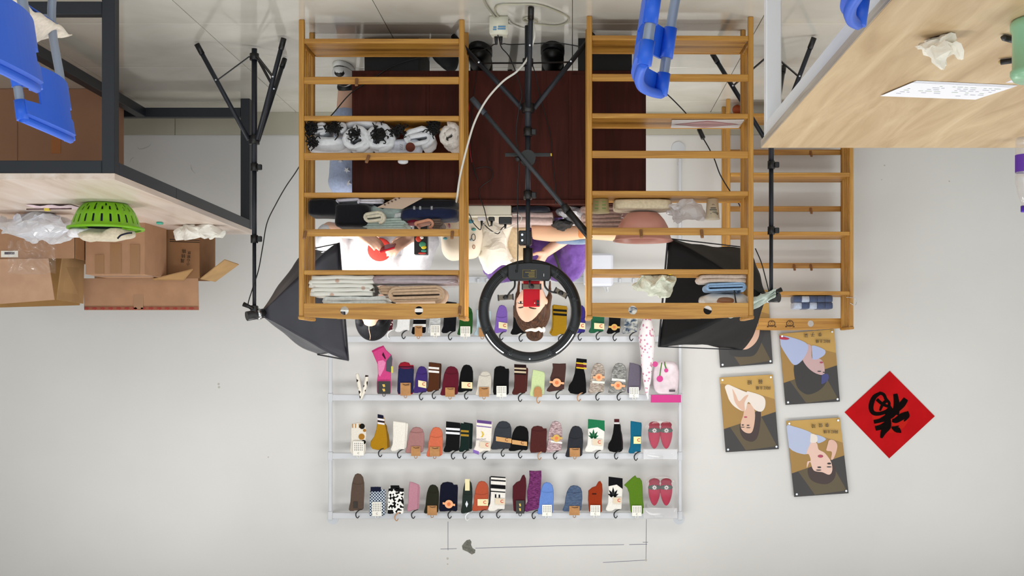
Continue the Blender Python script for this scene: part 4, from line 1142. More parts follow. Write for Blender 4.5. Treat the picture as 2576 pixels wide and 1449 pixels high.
g.v = [v + Vector((noise.noise(v * 18) * .008 + (v.z - 1.4) * -.01, noise.noise(v * 17 + Vector((5, 0, 0))) * .008, 0)) for v in g.v]
part(um, 'canopy', g, floral())
part(um, 'tip', G().cyl(W(1630, 998, 7.13), W(1630, 1006, 7.15), .004, n=10), HOOKW)
x0, x1, z0, z1 = px_box(1643, 908, 1708, 992, 7.15)
bg_ = thing('cherry_pouch', 'clear pouch printed with pink cherries and a magenta header', 'pouch', ((x0 + x1) / 2, 7.15, z0))
part(bg_, 'pouch_body', cushion(x0, x1, 7.135, 7.175, z0, z1, .004, 3, .6), plain('d9c9d0', .25, var=.15, bscale=30))
mg = plain('c4127c', .35)
part(bg_, 'header_card', G().box(((x0 + x1) / 2, 7.16, ZA(1003, 7.15)), (.172, .004, .044), bev=.001), mg)
for x, y, r in ((1660, 953, 8), (1676, 932, 5), (1648, 916, 7)): 
    p = W(x, y, 7.132); part(bg_, 'cherry_print', G().cyl(p, p + Vector((0, .004, 0)), r * .00226, n=16), mg)
for pts in (((1660, 945), (1662, 930), (1665, 912)), ((1676, 927), (1673, 918), (1672, 910))): part(bg_, 'stalk_print', G().tube([W(x, y, 7.131) for x, y in pts], .003, 6), K('4c7a2c'))
part(bg_, 'logo_print', G().box(W(1691, 983, 7.131), (.035, .002, .012)), plain('4a4048', .6))
MAG = plain('a80c3c', .8, var=.15, bscale=60, bmp=.3)
def slipper_pack(y0, y1, lab):
    t = thing('slipper_pack', lab, 'slippers', tuple(W(1661, y0, 7.16)), 0, 'slipper packs on the white wall rack')
    for s in (-1, 1):
        c = W(1661 + s * 15, y0 + 43, 7.17)
        o = part(t, 'slipper', G().ball(c, (.034, .012, .075), 18, 12, lambda u, p: Vector((p.x * (1 - .25 * u.z), p.y, p.z))), MAG, 'crimson knitted slipper')
        part(o, 'toe_band', G().ball(c + Vector((0, -.005, -.03)), (.037, .012, .016), 16, 8), plain('46524c', .9))
        st = G()
        for k in range(4):
            a = k * math.pi / 4; d = Vector((math.cos(a), 0, math.sin(a))) * .013
            st.bar(c + Vector((0, -.0165, -.03)) - d, c + Vector((0, -.0165, -.03)) + d, .004, .002, up=(0, 1, 0))
        part(o, 'star_patch', st, plain('e7dede', .8))
        part(o, 'cuff', G().ball(c + Vector((0, -.002, -.062)), (.032, .011, .02), 16, 8), plain('8a1c34', .9))
    x0, x1, z0, z1 = px_box(1618, y0, 1704, y1, 7.16)
    part(t, 'clear_sleeve', cushion(x0, x1, 7.14, 7.19, z0, z1, .004, y0, .55), glassy('sleeve_film', t=.95, white=.015, rough=.1), 'clear plastic sleeve')
    part(t, 'header', G().box(((x0 + x1) / 2, 7.16, z1 - .03), (x1 - x0, .006, .06), bev=.002), glassy('header_film', t=.4, white=.5))
    part(t, 'header_slot', G().box(((x0 + x1) / 2 + .01, 7.156, z1 - .012), (.05, .002, .016), bev=.004), plain('c8cacc', .6))
slipper_pack(1196, 1304, 'crimson slippers in a clear sleeve on the topmost bar')
slipper_pack(1053, 1156, 'crimson slippers in a clear sleeve on the second bar, under the other pack')
# white carrier bag hanging from the lowest bar
x0, x1, z0, z1 = px_box(1468, 618, 1542, 722, 7.1)
bgw = thing('white_carrier_bag', 'stiff white carrier bag hanging from the lowest bar behind the person in purple', 'bag', ((x0 + x1) / 2, 7.12, z0))
part(bgw, 'bag_body', G().box(((x0 + x1) / 2, 7.12, (z0 + z1) / 2 + .02), (x1 - x0, .10, z1 - z0 - .05), bev=.012), plain('dfe2ee', .5))
part(bgw, 'bag_handle', G().tube([(x0 + .03, 7.12, z1), (x0 + .03, 7.19, z1 + .02), ((x0 + x1) / 2, 7.2, ZA(705, 7.2)), (x1 - .03, 7.19, z1 + .02), (x1 - .03, 7.12, z1)], .004, 6), WHITEM)
# ================================================================== plaques and the red paper on the wall
def Q(zx, zy, d=7.262): return W(1780 + zx / 3.22, 820 + zy / 3.22, d)
PM = {k: plain(c, .35) for k, c in dict(gold='c29a4c', mid='a27c3a', dark='463c30', olive='5a4c30', black='332f2d', white='e9dfd6', skin='dcb49c', hair='3a2620', blue='b4bfdc', lilac='aebbe0', lip='b0405a', dk='231d1c', hand='e2b7a6', skin2='c9a8a8', bhair='2a2624', skin3='e8c3b4', red='b3203c', navy='3b3f7a').items()}
def plaque(corners, polys, labels, name, labl):
    c = [Q(*p, 7.262) for p in corners]
    t = thing('portrait_plaque', labl, 'plaque', tuple(sum(c, Vector()) / 4), 0, 'gold portrait plaques on the wall')
    part(t, 'plate', G().prism(c, (0, .008, 0)), PM['dark'])
    A, B, C, D = [Vector((p[0], p[1])) for p in corners]
    def P(u, v): q = A.lerp(B, u).lerp(D.lerp(C, u), v); return (q.x, q.y)
    base = [('gold', [P(0, 0), P(1, 0), P(1, .33), P(.04, .08), P(0, .09)]), ('mid', [P(0, .09), P(.04, .08), P(1, .33), P(1, .5), P(0, .69)]),
            ('black', [P(0, .69), P(1, .5), P(1, 1), P(0, 1)]), ('olive', [P(.12, .67), P(.72, .55), P(.97, .96), P(.38, .99)])]
    for i, (m, pl) in enumerate(base + polys):
        if i > 3:
            cl_ = [Vector((x, y, 0)) for x, y in pl]; cl_ = smooth_path(cl_[-2:] + cl_ + cl_[:2], 4); pl = [(q.x, q.y) for q in cl_[8:-8]]
        part(t, 'print', G().prism([Q(x, y, 7.2615 - .0004 * i) for x, y in pl], (0, .0003, 0)), PM[m])
    for u, v in ((.045, .035), (.955, .035), (.955, .965), (.045, .965)):
        p = Q(*P(u, v), 7.261); part(t, 'standoff_screw', G().cyl(p, p - Vector((0, .009, 0)), .006, n=14), CHROME)
    part(t, 'spacer', G().cyl(Q(*P(.5, .5), 7.27), Q(*P(.5, .5), YW), .01, n=8), CHROME)
    for s, x, y, sz in labels: text(s, PM['dk'], t, Q(x, y, 7.252), (1, 0, 0.0), (0, 0, 1), sz, 'lettering')
    return t
def ell(cx, cy, rx, ry, n=18, rot=0): return [(cx + math.cos(2 * math.pi * k / n + rot) * rx * math.cos(rot) - math.sin(2 * math.pi * k / n + rot) * ry * math.sin(rot), cy + math.sin(2 * math.pi * k / n + rot) * ry * math.cos(rot) + math.cos(2 * math.pi * k / n + rot) * rx * math.sin(rot)) for k in range(n)]
plaque([(98, 418), (528, 393), (577, 997), (147, 1023)], [
    ('hair', [(265, 790), (262, 850), (290, 910), (350, 938), (395, 915), (420, 840), (432, 700), (395, 690), (370, 720), (350, 700), (300, 740)]),
    ('skin', [(300, 640), (360, 640), (385, 720), (365, 850), (320, 868), (275, 835), (270, 780), (290, 720)]),
    ('white', [(140, 500), (165, 475), (205, 490), (310, 535), (330, 530), (450, 572), (468, 640), (440, 692), (385, 680), (330, 615), (300, 690), (220, 655), (170, 590)]),
    ('skin', [(200, 510), (230, 560), (255, 610), (300, 570), (330, 560), (300, 620), (300, 690), (250, 660), (215, 600)]),
    ('lip', ell(308, 738, 14, 6)), ('hair', ell(285, 802, 10, 5)), ('hair', ell(328, 805, 11, 5)), ('hair', ell(285, 820, 16, 3)), ('hair', ell(330, 824, 18, 3))],
    [('网红主播', 450, 500, .0215), ('薇', 428, 448, .028), ('娅', 340, 455, .028)], 0, 'gold plaque of a woman in white with hands raised to her chin')
plaque([(580, 65), (1025, 25), (1072, 612), (632, 640)], [
    ('bhair', [(700, 320), (720, 480), (780, 545), (840, 552), (920, 510), (970, 440), (960, 390), (900, 370), (840, 300), (770, 280)]),
    ('skin2', [(800, 150), (840, 165), (845, 260), (900, 262), (935, 290), (948, 350), (940, 395), (880, 385), (815, 340), (770, 270), (800, 220)]),
    ('lilac', [(585, 80), (690, 95), (800, 140), (810, 200), (760, 285), (700, 315), (640, 240), (590, 150)]),
    ('lilac', [(842, 160), (950, 195), (935, 245), (850, 270)]), ('red', [(582, 80), (660, 100), (640, 112), (585, 105)]), ('navy', [(925, 400), (975, 390), (975, 440), (920, 470)]),
    ('lip', ell(922, 296, 14, 7)), ('bhair', ell(905, 368, 16, 4)), ('bhair', ell(942, 376, 9, 4))],
    [('网红主播', 935, 122, .0215), ('李', 910, 66, .026), ('子', 852, 68, .026), ('柒', 797, 75, .026)], 0, 'gold plaque of a long-haired person in a pale blue collar looking aside')
plaque([(638, 770), (1072, 742), (1143, 1355), (703, 1385)], [
    ('hair', [(815, 1150), (825, 1230), (880, 1270), (970, 1280), (1030, 1230), (1035, 1150), (1000, 1110), (900, 1120)]),
    ('skin3', [(835, 930), (885, 950), (900, 1000), (950, 1030), (1000, 1100), (1010, 1170), (985, 1205), (930, 1185), (860, 1170), (830, 1100), (805, 1150), (808, 1100), (835, 1090), (820, 1040), (795, 1030)]),
    ('blue', [(640, 815), (700, 815), (830, 860), (850, 900), (810, 1000), (785, 1040), (660, 985)]), ('blue', [(870, 880), (960, 915), (890, 950)]), ('white', [(835, 875), (885, 890), (885, 940), (830, 940)]),
    ('hand', [(980, 930), (1020, 925), (1050, 960), (1045, 1010), (1020, 1075), (1000, 1080), (1005, 1020), (960, 1005)]),
    ('lip', ell(915, 1055, 22, 12)), ('dk', ell(905, 1145, 16, 6)), ('dk', ell(985, 1115, 16, 7)), ('dk', ell(900, 1168, 22, 4)), ('dk', ell(985, 1142, 20, 4))],
    [('网红主播', 998, 855, .0215), ('李', 968, 800, .026), ('佳', 915, 803, .026), ('琦', 858, 808, .026)], 0, 'gold plaque of a short-haired man in a pale blue shirt pointing up')
plaque([(57, -268), (487, -293), (528, 305), (103, 337)], [
    ('bhair', [(170, 200), (210, 245), (300, 250), (380, 235), (430, 150), (460, 40), (400, -40), (200, 0)]),
    ('skin', [(230, 0), (400, -30), (420, 60), (385, 140), (310, 190), (240, 160)])],
    [], 0, 'gold portrait plaque half covered by the softbox corner')

def F(zx, zy, d): return W(2080 + zx / 5.173, 900 + zy / 5.173, d)
c = [F(x, y, 7.276) for x, y in ((820, 172), (1405, 762), (812, 1310), (232, 710))]
fu = thing('red_paper_diamond', 'red paper diamond with a black brushed character on the wall', 'paper', tuple(sum(c, Vector()) / 4))
REDP, nt, bs = nodes('red_paper'); v = coords(nt, 'Object'); n1 = N(nt, 'ShaderNodeTexNoise', Scale=6.0, Detail=3.0); nt.links.new(v, n1.inputs['Vector'])
nt.links.new(ramp(nt, n1.outputs['Fac'], [(.35, 'b3030c'), (.65, 'c00a12')]), bs.inputs['Base Color']); bs.inputs['Roughness'].default_value = .6; bs.inputs['Specular IOR Level'].default_value = .12
pp = part(fu, 'paper_sheet', G().prism(c, (0, .003, 0)), REDP)
cc = F(830, 735, 7.2757); part(pp, 'orange_disc', G().cyl(cc, cc + Vector((0, .0004, 0)), .108, n=36), plain('bf1a0e', .6, spec=.12))
BR = [7.2748]
def brush(pts, ws):
    BR[0] -= .00025; ws = [w * 1.2 for w in ws]
    pts = smooth_path([Vector((x, y, 0)) for x, y in pts], 6); m = len(pts); L = []; Rr = []
    for i, p in enumerate(pts):
        t_ = (pts[min(i + 1, m - 1)] - pts[max(i - 1, 0)]).normalized(); nn = Vector((-t_.y, t_.x, 0))
        q = i / (m - 1) * (len(ws) - 1); a = int(min(q, len(ws) - 2)); w = ws[a] + (ws[a + 1] - ws[a]) * (q - a)
        L.append(p + nn * w / 2); Rr.append(p - nn * w / 2)
    g = G(); vs = [F(p.x, p.y, BR[0]) for p in L] + [F(p.x, p.y, BR[0]) for p in Rr]
    g.add(vs, [(i, i + 1, m + i + 1, m + i) for i in range(m - 1)])
    return g
INKB = plain('0c0605', .9, spec=.1)
for pts, ws in (([(700, 458), (620, 510), (580, 600), (580, 680), (620, 725), (700, 725), (780, 695), (850, 650)], [30, 50, 55, 50, 45, 40, 40, 70]),
                ([(680, 455), (740, 480), (770, 540), (812, 590), (800, 640)], [30, 35, 35, 30, 35]), ([(650, 540), (700, 585), (760, 620), (830, 640)], [35, 35, 32, 30]),
                ([(800, 545), (745, 585), (710, 640), (692, 690)], [40, 35, 30, 20]), ([(892, 470), (905, 560), (908, 640), (890, 740)], [45, 60, 70, 85]),
                ([(1030, 535), (985, 600), (930, 660), (840, 730), (780, 770)], [55, 70, 60, 90, 80]), ([(1045, 730), (980, 765), (900, 815), (850, 815)], [55, 75, 60, 30]),
                ([(1030, 705), (1050, 760), (1005, 828)], [50, 45, 8]), ([(612, 835), (700, 815), (800, 770)], [40, 45, 80]), ([(632, 920), (710, 900), (810, 850)], [50, 55, 80]),
                ([(790, 800), (790, 890), (740, 960), (708, 1045)], [70, 80, 65, 22]), ([(843, 905), (890, 925), (930, 945), (968, 975)], [14, 60, 60, 6]), ([(870, 915), (940, 885)], [30, 6])):
    part(pp, 'brush_stroke', brush(pts, ws), INKB)

# ================================================================== on the steel-framed desk
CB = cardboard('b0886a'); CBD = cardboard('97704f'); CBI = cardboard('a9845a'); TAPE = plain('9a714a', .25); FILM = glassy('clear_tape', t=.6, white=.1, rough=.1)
def rot_z(a): return Matrix.Rotation(a, 3, 'Z')
def panel(root, name, pts, mat, th=.005, label=None):
    pts = [Vector(p) for p in pts]; nn = (pts[1] - pts[0]).cross(pts[2] - pts[0]).normalized() * th
    return part(root, name, G().prism(pts, nn), mat, label)
def carton(name, label, x0, x1, y0, y1, z0, z1, m=CB):
    t = thing(name, label, 'box', ((x0 + x1) / 2, (y0 + y1) / 2, z0)); return t
# closed, taped box in front
x0, x1 = XA(362, 6.36) - .0, XA(215, 6.36); zt = ZA(690, 6.36)
x0 = XA(364, 6.36)
b = carton('taped_box', 'closed cardboard box patched with strips of tape on the desk', x0, x1, 6.36, 6.64, DZ, zt)
xL = XA(422, 6.62)
part(b, 'box_body', G().prism([(x1, 6.36, DZ), (x0, 6.36, DZ), (xL + .02, 6.66, DZ), (x1 - .0, 6.66, DZ)], (0, 0, zt - DZ)), CB)
for px_, y0_, y1_ in ((1.0, 600, 688), (0, 0, 0)): pass
for xa, xb, ya, yb in ((240, 262, 641, 688), (278, 306, 612, 687), (328, 352, 615, 690)):
    part(b, 'tape_strip', G().box(((XA(xa, 6.36) + XA(xb, 6.36)) / 2, 6.3575, (ZA(ya, 6.36) + ZA(yb, 6.36)) / 2), (abs(XA(xa, 6.36) - XA(xb, 6.36)), .001, ZA(yb, 6.36) - ZA(ya, 6.36))), TAPE)
part(b, 'lid_tape', G().box(((x0 + x1) / 2, 6.50, zt + .0012), (x1 - x0 + .01, .05, .001)), FILM)
# large printed box with raised flaps behind
d = 6.70; X0, X1 = XA(502, d), XA(240, d); zt2 = ZA(700, d); yb_ = 6.93
b2 = carton('open_printed_box', 'open cardboard box with printed side and raised flaps behind the taped box', X0, X1, d, yb_, DZ, zt2)
XR = XA(541, yb_)
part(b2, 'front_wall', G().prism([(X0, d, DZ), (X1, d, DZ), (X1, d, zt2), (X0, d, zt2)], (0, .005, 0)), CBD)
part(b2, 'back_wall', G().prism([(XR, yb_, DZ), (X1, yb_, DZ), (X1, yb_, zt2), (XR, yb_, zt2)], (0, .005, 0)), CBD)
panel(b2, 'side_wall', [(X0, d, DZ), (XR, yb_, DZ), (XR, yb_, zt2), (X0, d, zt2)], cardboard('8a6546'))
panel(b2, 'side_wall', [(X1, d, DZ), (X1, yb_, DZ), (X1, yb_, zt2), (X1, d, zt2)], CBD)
zf = ZA(780, d + .02)
ff = panel(b2, 'raised_flap', [(XA(498, d), d + .006, zt2), (XA(209, d), d + .006, zt2), (XA(209, d), d + .02, zf), (XA(498, d), d + .02, zf)], CB)
part(ff, 'printed_edge', G().box(((XA(497, d) + XA(210, d)) / 2, d + .011, zf - .009), (abs(XA(497, d) - XA(210, d)), .002, .016)), plain('9c5a44', .8))
for k in range(14):
    xx = 218 + k * 20.3; part(ff, 'arrow_print', G().prism([W(xx + a, 776 + b_, d + .008) for a, b_ in ((-6, -2), (0, -2), (0, -4), (6, 0), (0, 4), (0, 1), (-6, 2))], (0, .0015, 0)), plain('a03a32', .8))
part(ff, 'tape_strip', G().box((XA(347, d), d + .009, (zt2 + zf) / 2), (.05, .002, zf - zt2 - .01)), plain('a57f60', .4))
panel(b2, 'side_flap', [(X0 + .0, d + .01, zt2), (XR, yb_, zt2), W(600, 664, 6.78), W(565, 652, 6.62)], cardboard('b28f62'))
panel(b2, 'front_flap', [W(485, 676, d - .03), W(384, 701, d - .14), W(388, 703, d - .01), W(462, 703, d - .01)], cardboard('ac875c'))
PRB = plain('3a2c22', .8)
for y in (602, 607): part(b2, 'print_line', G().bar(W(427, y, d - .001), W(502, y + 3, d - .001), .004, .001, up=(0, 1, 0)), PRB)
part(b2, 'print_bar', G().box(W(451, 594, d - .001), (.06, .001, .012)), PRB)
part(b2, 'print_frame', G().box(W(480, 590, d - .001), (.03, .0008, .03)), cardboard('7c5a3c'))
for i, ch_ in enumerate('周转箱'): text(ch_, PRB, b2, W(459 + i * 2, 655 - i * 12, d - .002), (1, 0, 0), (0, 0, 1), .023)
for i, ch_ in enumerate('小心轻放'): text(ch_, PRB, b2, W(473 + i, 664 - i * 9.5, d - .002), (1, 0, 0), (0, 0, 1), .018)
# open box full of clear bags at the frame's edge
d = 6.25; X0, X1 = 2.475, XA(-40, d); zt3 = ZA(650, d)
b3 = carton('open_box', 'wide open cardboard box with flaps up beside clear plastic bags', X0, X1, d, 6.62, DZ, zt3)
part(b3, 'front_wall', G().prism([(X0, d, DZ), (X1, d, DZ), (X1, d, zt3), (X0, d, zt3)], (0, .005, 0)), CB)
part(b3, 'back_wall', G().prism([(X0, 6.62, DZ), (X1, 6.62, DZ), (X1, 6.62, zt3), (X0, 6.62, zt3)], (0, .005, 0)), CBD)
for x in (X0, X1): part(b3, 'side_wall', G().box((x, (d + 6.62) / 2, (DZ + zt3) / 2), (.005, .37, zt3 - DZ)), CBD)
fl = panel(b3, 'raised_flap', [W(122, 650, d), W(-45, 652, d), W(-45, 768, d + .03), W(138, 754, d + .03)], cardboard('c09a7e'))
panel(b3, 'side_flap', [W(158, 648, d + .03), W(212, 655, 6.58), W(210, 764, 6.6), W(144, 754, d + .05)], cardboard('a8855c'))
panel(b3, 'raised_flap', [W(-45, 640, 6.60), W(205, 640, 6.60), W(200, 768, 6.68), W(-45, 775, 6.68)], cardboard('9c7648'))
lb = part(b3, 'white_label', G().box(W(24, 639, d - .004), (.085, .001, .032)), CARD)
part(lb, 'barcode', G().box(W(24, 637, d - .006), (.05, .001, .012)), plain('5a5560', .7))
# clear plastic bags
pb_ = thing('plastic_bag_heap', 'crumpled clear plastic bag of white packets beside the green colander', 'plastic bag', tuple(W(90, 565, 5.95)))
pb_.location.z = DZ
part(pb_, 'film', crumple((XA(85, 5.9), 5.92, DZ + .075), (.20, .13, .075), .30, 4, 3.2, 44, 26, DZ + .001), MILKY)
part(pb_, 'white_packets', crumple((XA(90, 5.9), 5.94, DZ + .06), (.16, .09, .055), .3, 9, 3.5, 30, 18, DZ + .001), plain('eef0fa', .5))
fb = thing('plastic_film', 'clear plastic film spilling over the open box flap', 'plastic film', tuple(W(75, 640, 6.2)))
part(fb, 'film', G().sheet(lambda u, v: W(20 + 120 * u, 605 + 85 * v + 14 * noise.noise(Vector((u * 4, v * 4, 2))), 6.19 + .06 * noise.noise(Vector((u * 6, v * 6, 0))) - .03 * v), 26, 22), CLEAR)
# green colander with clothes
cc = Vector((XA(256, 5.55), 5.60, DZ)); GRN = plain('76b800', .3)
col = thing('colander', 'lime green plastic colander basket full of clothes', 'colander', tuple(cc))
prof = [(0, .004), (.085, .004), (.090, 0), (.098, .006), (.112, .02), (.124, .038), (.132, .056), (.139, .074), (.144, .092), (.149, .105), (.161, .108), (.161, .116), (.149, .116)]
o = part(col, 'bowl', G().lathe(prof, cc, n=96, keep=lambda i, j: not (i in (4, 5, 6, 7) and i != 5 and j % 4 in (0,)) and not (i == 3 and j % 6 == 0) and not (i in (6, 7) and j % 4 == 0)), GRN)
mod(o, 'SOLIDIFY', thickness=.003)
part(col, 'rim', G().lathe([(.150, .104), (.165, .106), (.165, .115), (.150, .117), (.150, .104)], cc, n=64), GRN)
solo('navy_garment', cushion(cc.x - .10, cc.x + .10, cc.y - .09, cc.y + .09, DZ + .012, DZ + .12, .012, 5, .8), cloth('232a48'), 'navy garment stuffed in the green colander', 'clothes')
solo('cream_garment', cushion(cc.x - .125, cc.x + .10, cc.y - .13, cc.y + .05, DZ + .12, DZ + .165, .02, 8, .6), cloth('d2c6ae'), 'cream garment with dark piping heaped on the green colander', 'clothes')
solo('white_garment', cushion(cc.x + .02, cc.x + .145, cc.y - .12, cc.y + .08, DZ + .118, DZ + .155, .016, 12, .6), cloth('e8e6ea'), 'white garment spilling over the colander rim', 'clothes')
part(bpy.data.objects['cream_garment'], 'piping', G().tube([W(296, 600, 5.46), W(304, 592, 5.455), (W(320, 587, 5.45)), W(332, 586, 5.46)], .004, 6), cloth('1e2130'))
solo('white_paper_towel', crumple((XA(500, 6.45), 6.47, DZ + .03), (.14, .06, .045), .4, 21, 3.0, 40, 18, DZ + .001), plain('e9e6dd', .9), 'long strip of crumpled white tissue at the desk end', 'tissue')
solo('pink_slip', G().sheet(lambda u, v: (XA(155, 5.75) + (u - .5) * .20, 5.60 + .12 * v, DZ + .004 + .006 * math.sin(u * 7) ** 2), 12, 4), plain('e6cdd6', .7), 'pale pink paper slip lying beside the colander', 'paper')
rl = thing('thin_rod', 'thin dark rod with a yellow clip lying by the colander', 'rod', (XA(130, 5.68), 5.68, DZ + .01))
part(rl, 'rod', G().cyl((XA(62, 5.68), 5.70, DZ + .012), (XA(180, 5.68), 5.68, DZ + .012), .003, n=8), plain('5a3a3a', .5)); part(rl, 'yellow_clip', G().box((XA(116, 5.68), 5.69, DZ + .011), (.024, .02, .02), bev=.003), plain('d9c64a', .5))
gs = solo('green_sachet', G().box((XA(402, 6.33), 6.33, DZ + .006), (.03, .03, .011), bev=.003), plain('3fae98', .4), 'tiny teal sachet on the desk', 'sachet')
# brown flat carton under the desk
cx0, cx1 = XA(285, 6.64), XA(-60, 6.64)
fc = thing('flat_carton', 'tall plain cardboard carton leaning under the steel-framed desk', 'box', ((cx0 + cx1) / 2, 6.7, 0))
part(fc, 'carton_body', G().box(((cx0 + cx1) / 2, 6.72, .25), (cx1 - cx0, .16, .50), bev=.004), plain('a4785c', .85, var=.08, bscale=6))
part(fc, 'orange_tape', G().box((XA(141, 6.64), 6.6385, .28), (.05, .001, .13)), plain('b0692c', .4))
part(fc, 'fold_line', G().box((XA(44, 6.64), 6.6385, .25), (.004, .001, .49)), plain('8a6248', .8))

# ================================================================== on the white-framed desk
def onR(x, y): d_ = (CAMH - DZ) * FPX / (CY - y); return W(x, y, d_)
p = onR(2378, 84); solo('tissue_ball', crumple(p + Vector((0, .02, .028)), (.042, .035, .035), .45, 31, 3, 30, 18, DZ + .001), plain('efe9dc', .9), 'crumpled cream tissue on the pale oak desk', 'tissue')
A, B, C, D_ = onR(2225, 236), onR(2306, 202), onR(2560, 214), onR(2465, 245)
pg = thing('handwritten_sheets', 'stack of white handwritten sheets on the pale oak desk', 'paper', tuple((A + C) / 2))
up = Vector((0, 0, .0006))
for k in range(3):
    off = Vector((.004 * k, .006 * k, .0008 + .0011 * k))
    part(pg, 'sheet', G().prism([q + off for q in (A, B, C, D_)], up), plain('eeeff6', .7))
ex = (C - B).normalized(); ey = (A - B).normalized(); B0 = B + Vector((.008, .012, .0040))
L1 = (C - B).length; L2 = (A - B).length; rnd = random.Random(5)
for r_ in range(6):
    g = G(); q = .08
    while q < .9:
        w = rnd.uniform(.02, .07)
        if rnd.random() < .6: g.bar(B0 + ex * L1 * q + ey * L2 * (.14 + r_ * .12), B0 + ex * L1 * (q + w) + ey * L2 * (.14 + r_ * .12 + rnd.uniform(-.008, .008)), .004, .0004)
        q += w + .025
    if g.v: part(pg, 'handwriting', g, plain('b3b5c6' if r_ % 3 else 'b4c4b4', .8), kind='stuff')
p = onR(2576, 30); jc = Vector((p.x - .062, p.y + .06, DZ)); JG = plain('8fc09a', .25)
j = thing('green_canister', 'pale green glossy plastic canister standing on the oak desk', 'canister', tuple(jc))
part(j, 'canister_body', G().lathe([(0, 0), (.062, 0), (.066, .006), (.066, .018), (.062, .024), (.062, .100), (.066, .104), (.066, .112), (.060, .122), (0, .124)], jc, n=36), JG)
for q0, q1, nm, lab, m in (((2512, 149), (2560, 143), 'black_pen', 'black pen with a gold tip beside the green canister', '17171a'), ((2520, 85), (2560, 96), 'marker_pen', 'short dark marker lying behind the green canister', '1e1e22')):
    a = onR(*q0); b_ = onR(*q1); t = thing(nm, lab, 'pen', tuple((a + b_) / 2)); z = Vector((0, 0, .0075))
    part(t, 'barrel', G().cyl(a.lerp(b_, .12) + z, b_ + z, .0065, n=12), plain(m, .4)); part(t, 'tip', G().cyl(a + z, a.lerp(b_, .12) + z, .003, .0065, n=12), plain('c9b27a' if nm == 'black_pen' else '3a3a3c', .4))
A, B = onR(2530, 206), onR(2600, 190)
solo('loose_sheet', G().prism([onR(2530, 207), onR(2570, 190), onR(2640, 190), onR(2640, 205)], (0, 0, .0012)), plain('e8e4ee', .7), 'loose white sheet beside the green canister', 'paper')
bc = onR(2581, 347); bc.z = DZ
bt = thing('water_bottle', 'clear plastic water bottle with purple label and cap on the oak desk', 'bottle', tuple(bc))
BOT = glassy('bottle_plastic', t=.62, white=.25, rough=.06)
part(bt, 'bottle_body', G().lathe([(0, .003), (.026, 0), (.031, .008), (.032, .02), (.030, .024), (.032, .03), (.0325, .05), (.0325, .11), (.031, .115), (.0325, .12), (.0325, .135), (.030, .15), (.024, .178), (.017, .2), (.0135, .206), (.0135, .214)], bc, n=28), BOT)
o = part(bt, 'paper_label', G().lathe([(.0332, .054), (.0332, .108)], bc, n=28), plain('5c2fa6', .4), 'purple label with white print')
part(o, 'label_print', G().prism([bc + Vector((-.004 + a, -.0336, .066 + b_)) for a, b_ in ((0, 0), (.004, .004), (.006, .009), (.002, .011), (-.002, .009), (-.004, .005))], (0, .0005, 0)), plain('f2eefc', .5))
for i in range(3): part(o, 'label_print', G().box(bc + Vector((.004, -.0334, .085 + i * .006)), (.014, .0006, .0022)), plain('e4dcf6', .5))
part(bt, 'cap', G().lathe([(0, .233), (.0155, .233), (.0162, .231), (.0162, .214), (0, .214)], bc, n=24), plain('4b22b0', .4))

# ================================================================== things on the racks
S1, S2, S3, S4 = 0.0915 + .0105, .417 + .0105, .741 + .0105, 1.068 + .0105
YA, YB = 5.322, 5.52
GR1 = 'socks and clothes on the crammed bamboo rack'
# top shelf, crammed rack
def ribthing(name, path, th, y0, y1, mat, label, cat, seed=0, amp=.002, group=None):
    return solo(name, ribbon(path, th, y0, y1, amp, seed), mat, label, cat, group)
WTR, nt, bs = nodes('white_print_cotton'); v = coords(nt, 'Object'); vo = N(nt, 'ShaderNodeTexVoronoi', Scale=16.0); nt.links.new(v, vo.inputs['Vector'])
nt.links.new(ramp(nt, vo.outputs['Distance'], [(0, 'c79c80'), (.12, 'c9b2a4'), (.18, 'e3e2da')]), bs.inputs['Base Color']); bs.inputs['Roughness'].default_value = .9
xa, xb = XA(944, 5.36), XA(780, 5.36)
ribthing('printed_trousers', serp(xa, xb, S4, 5, .0175, False, .03, 3), .0165, YA, YB, WTR, 'folded white cotton trousers with small orange prints on the top shelf', 'clothes', 1)
ribthing('white_bedding', serp(XA(985, 5.36), XA(808, 5.36), S4 + .088, 3, .019, True, .04, 5), .018, YA + .01, YB, cloth('e6eae6'), 'folded white garment with faint blue print on the printed trousers', 'clothes', 4, .004)
mv = thing('packed_mauve_cloth', 'folded mauve cloth in a clear bag on the top shelf', 'cloth', (XA(1050, 5.36), 5.42, S4))
part(mv, 'mauve_cloth', ribbon(serp(XA(1150, 5.36), XA(948, 5.36), S4 + .001, 2, .017, True, .01, 9), .016, YA, YB - .02, .002, 3), cloth('a8949a'))
part(mv, 'clear_bag', cushion(XA(1168, 5.36) + .012, XA(938, 5.36), YA - .03, YB - .01, S4 - .001, S4 + .044, .007, 6, .35, 40, 16, 30), CLEAR)
ribthing('beige_blanket', spiral(XA(1118, 5.36), XA(980, 5.36), S4 + .044, 3, .0125), .011, YA, YB - .03, cloth('c9ab8e'), 'rolled-up beige blanket lying on the bagged mauve cloth', 'blanket', 2)
ribthing('beige_towel', serp(XA(1010, 5.36), XA(956, 5.36), S4 + .044, 3, .012, True, .01, 2), .011, YA + .01, YB - .03, cloth('bb9d80'), 'small folded beige towel beside the rolled beige blanket', 'towel', 7)
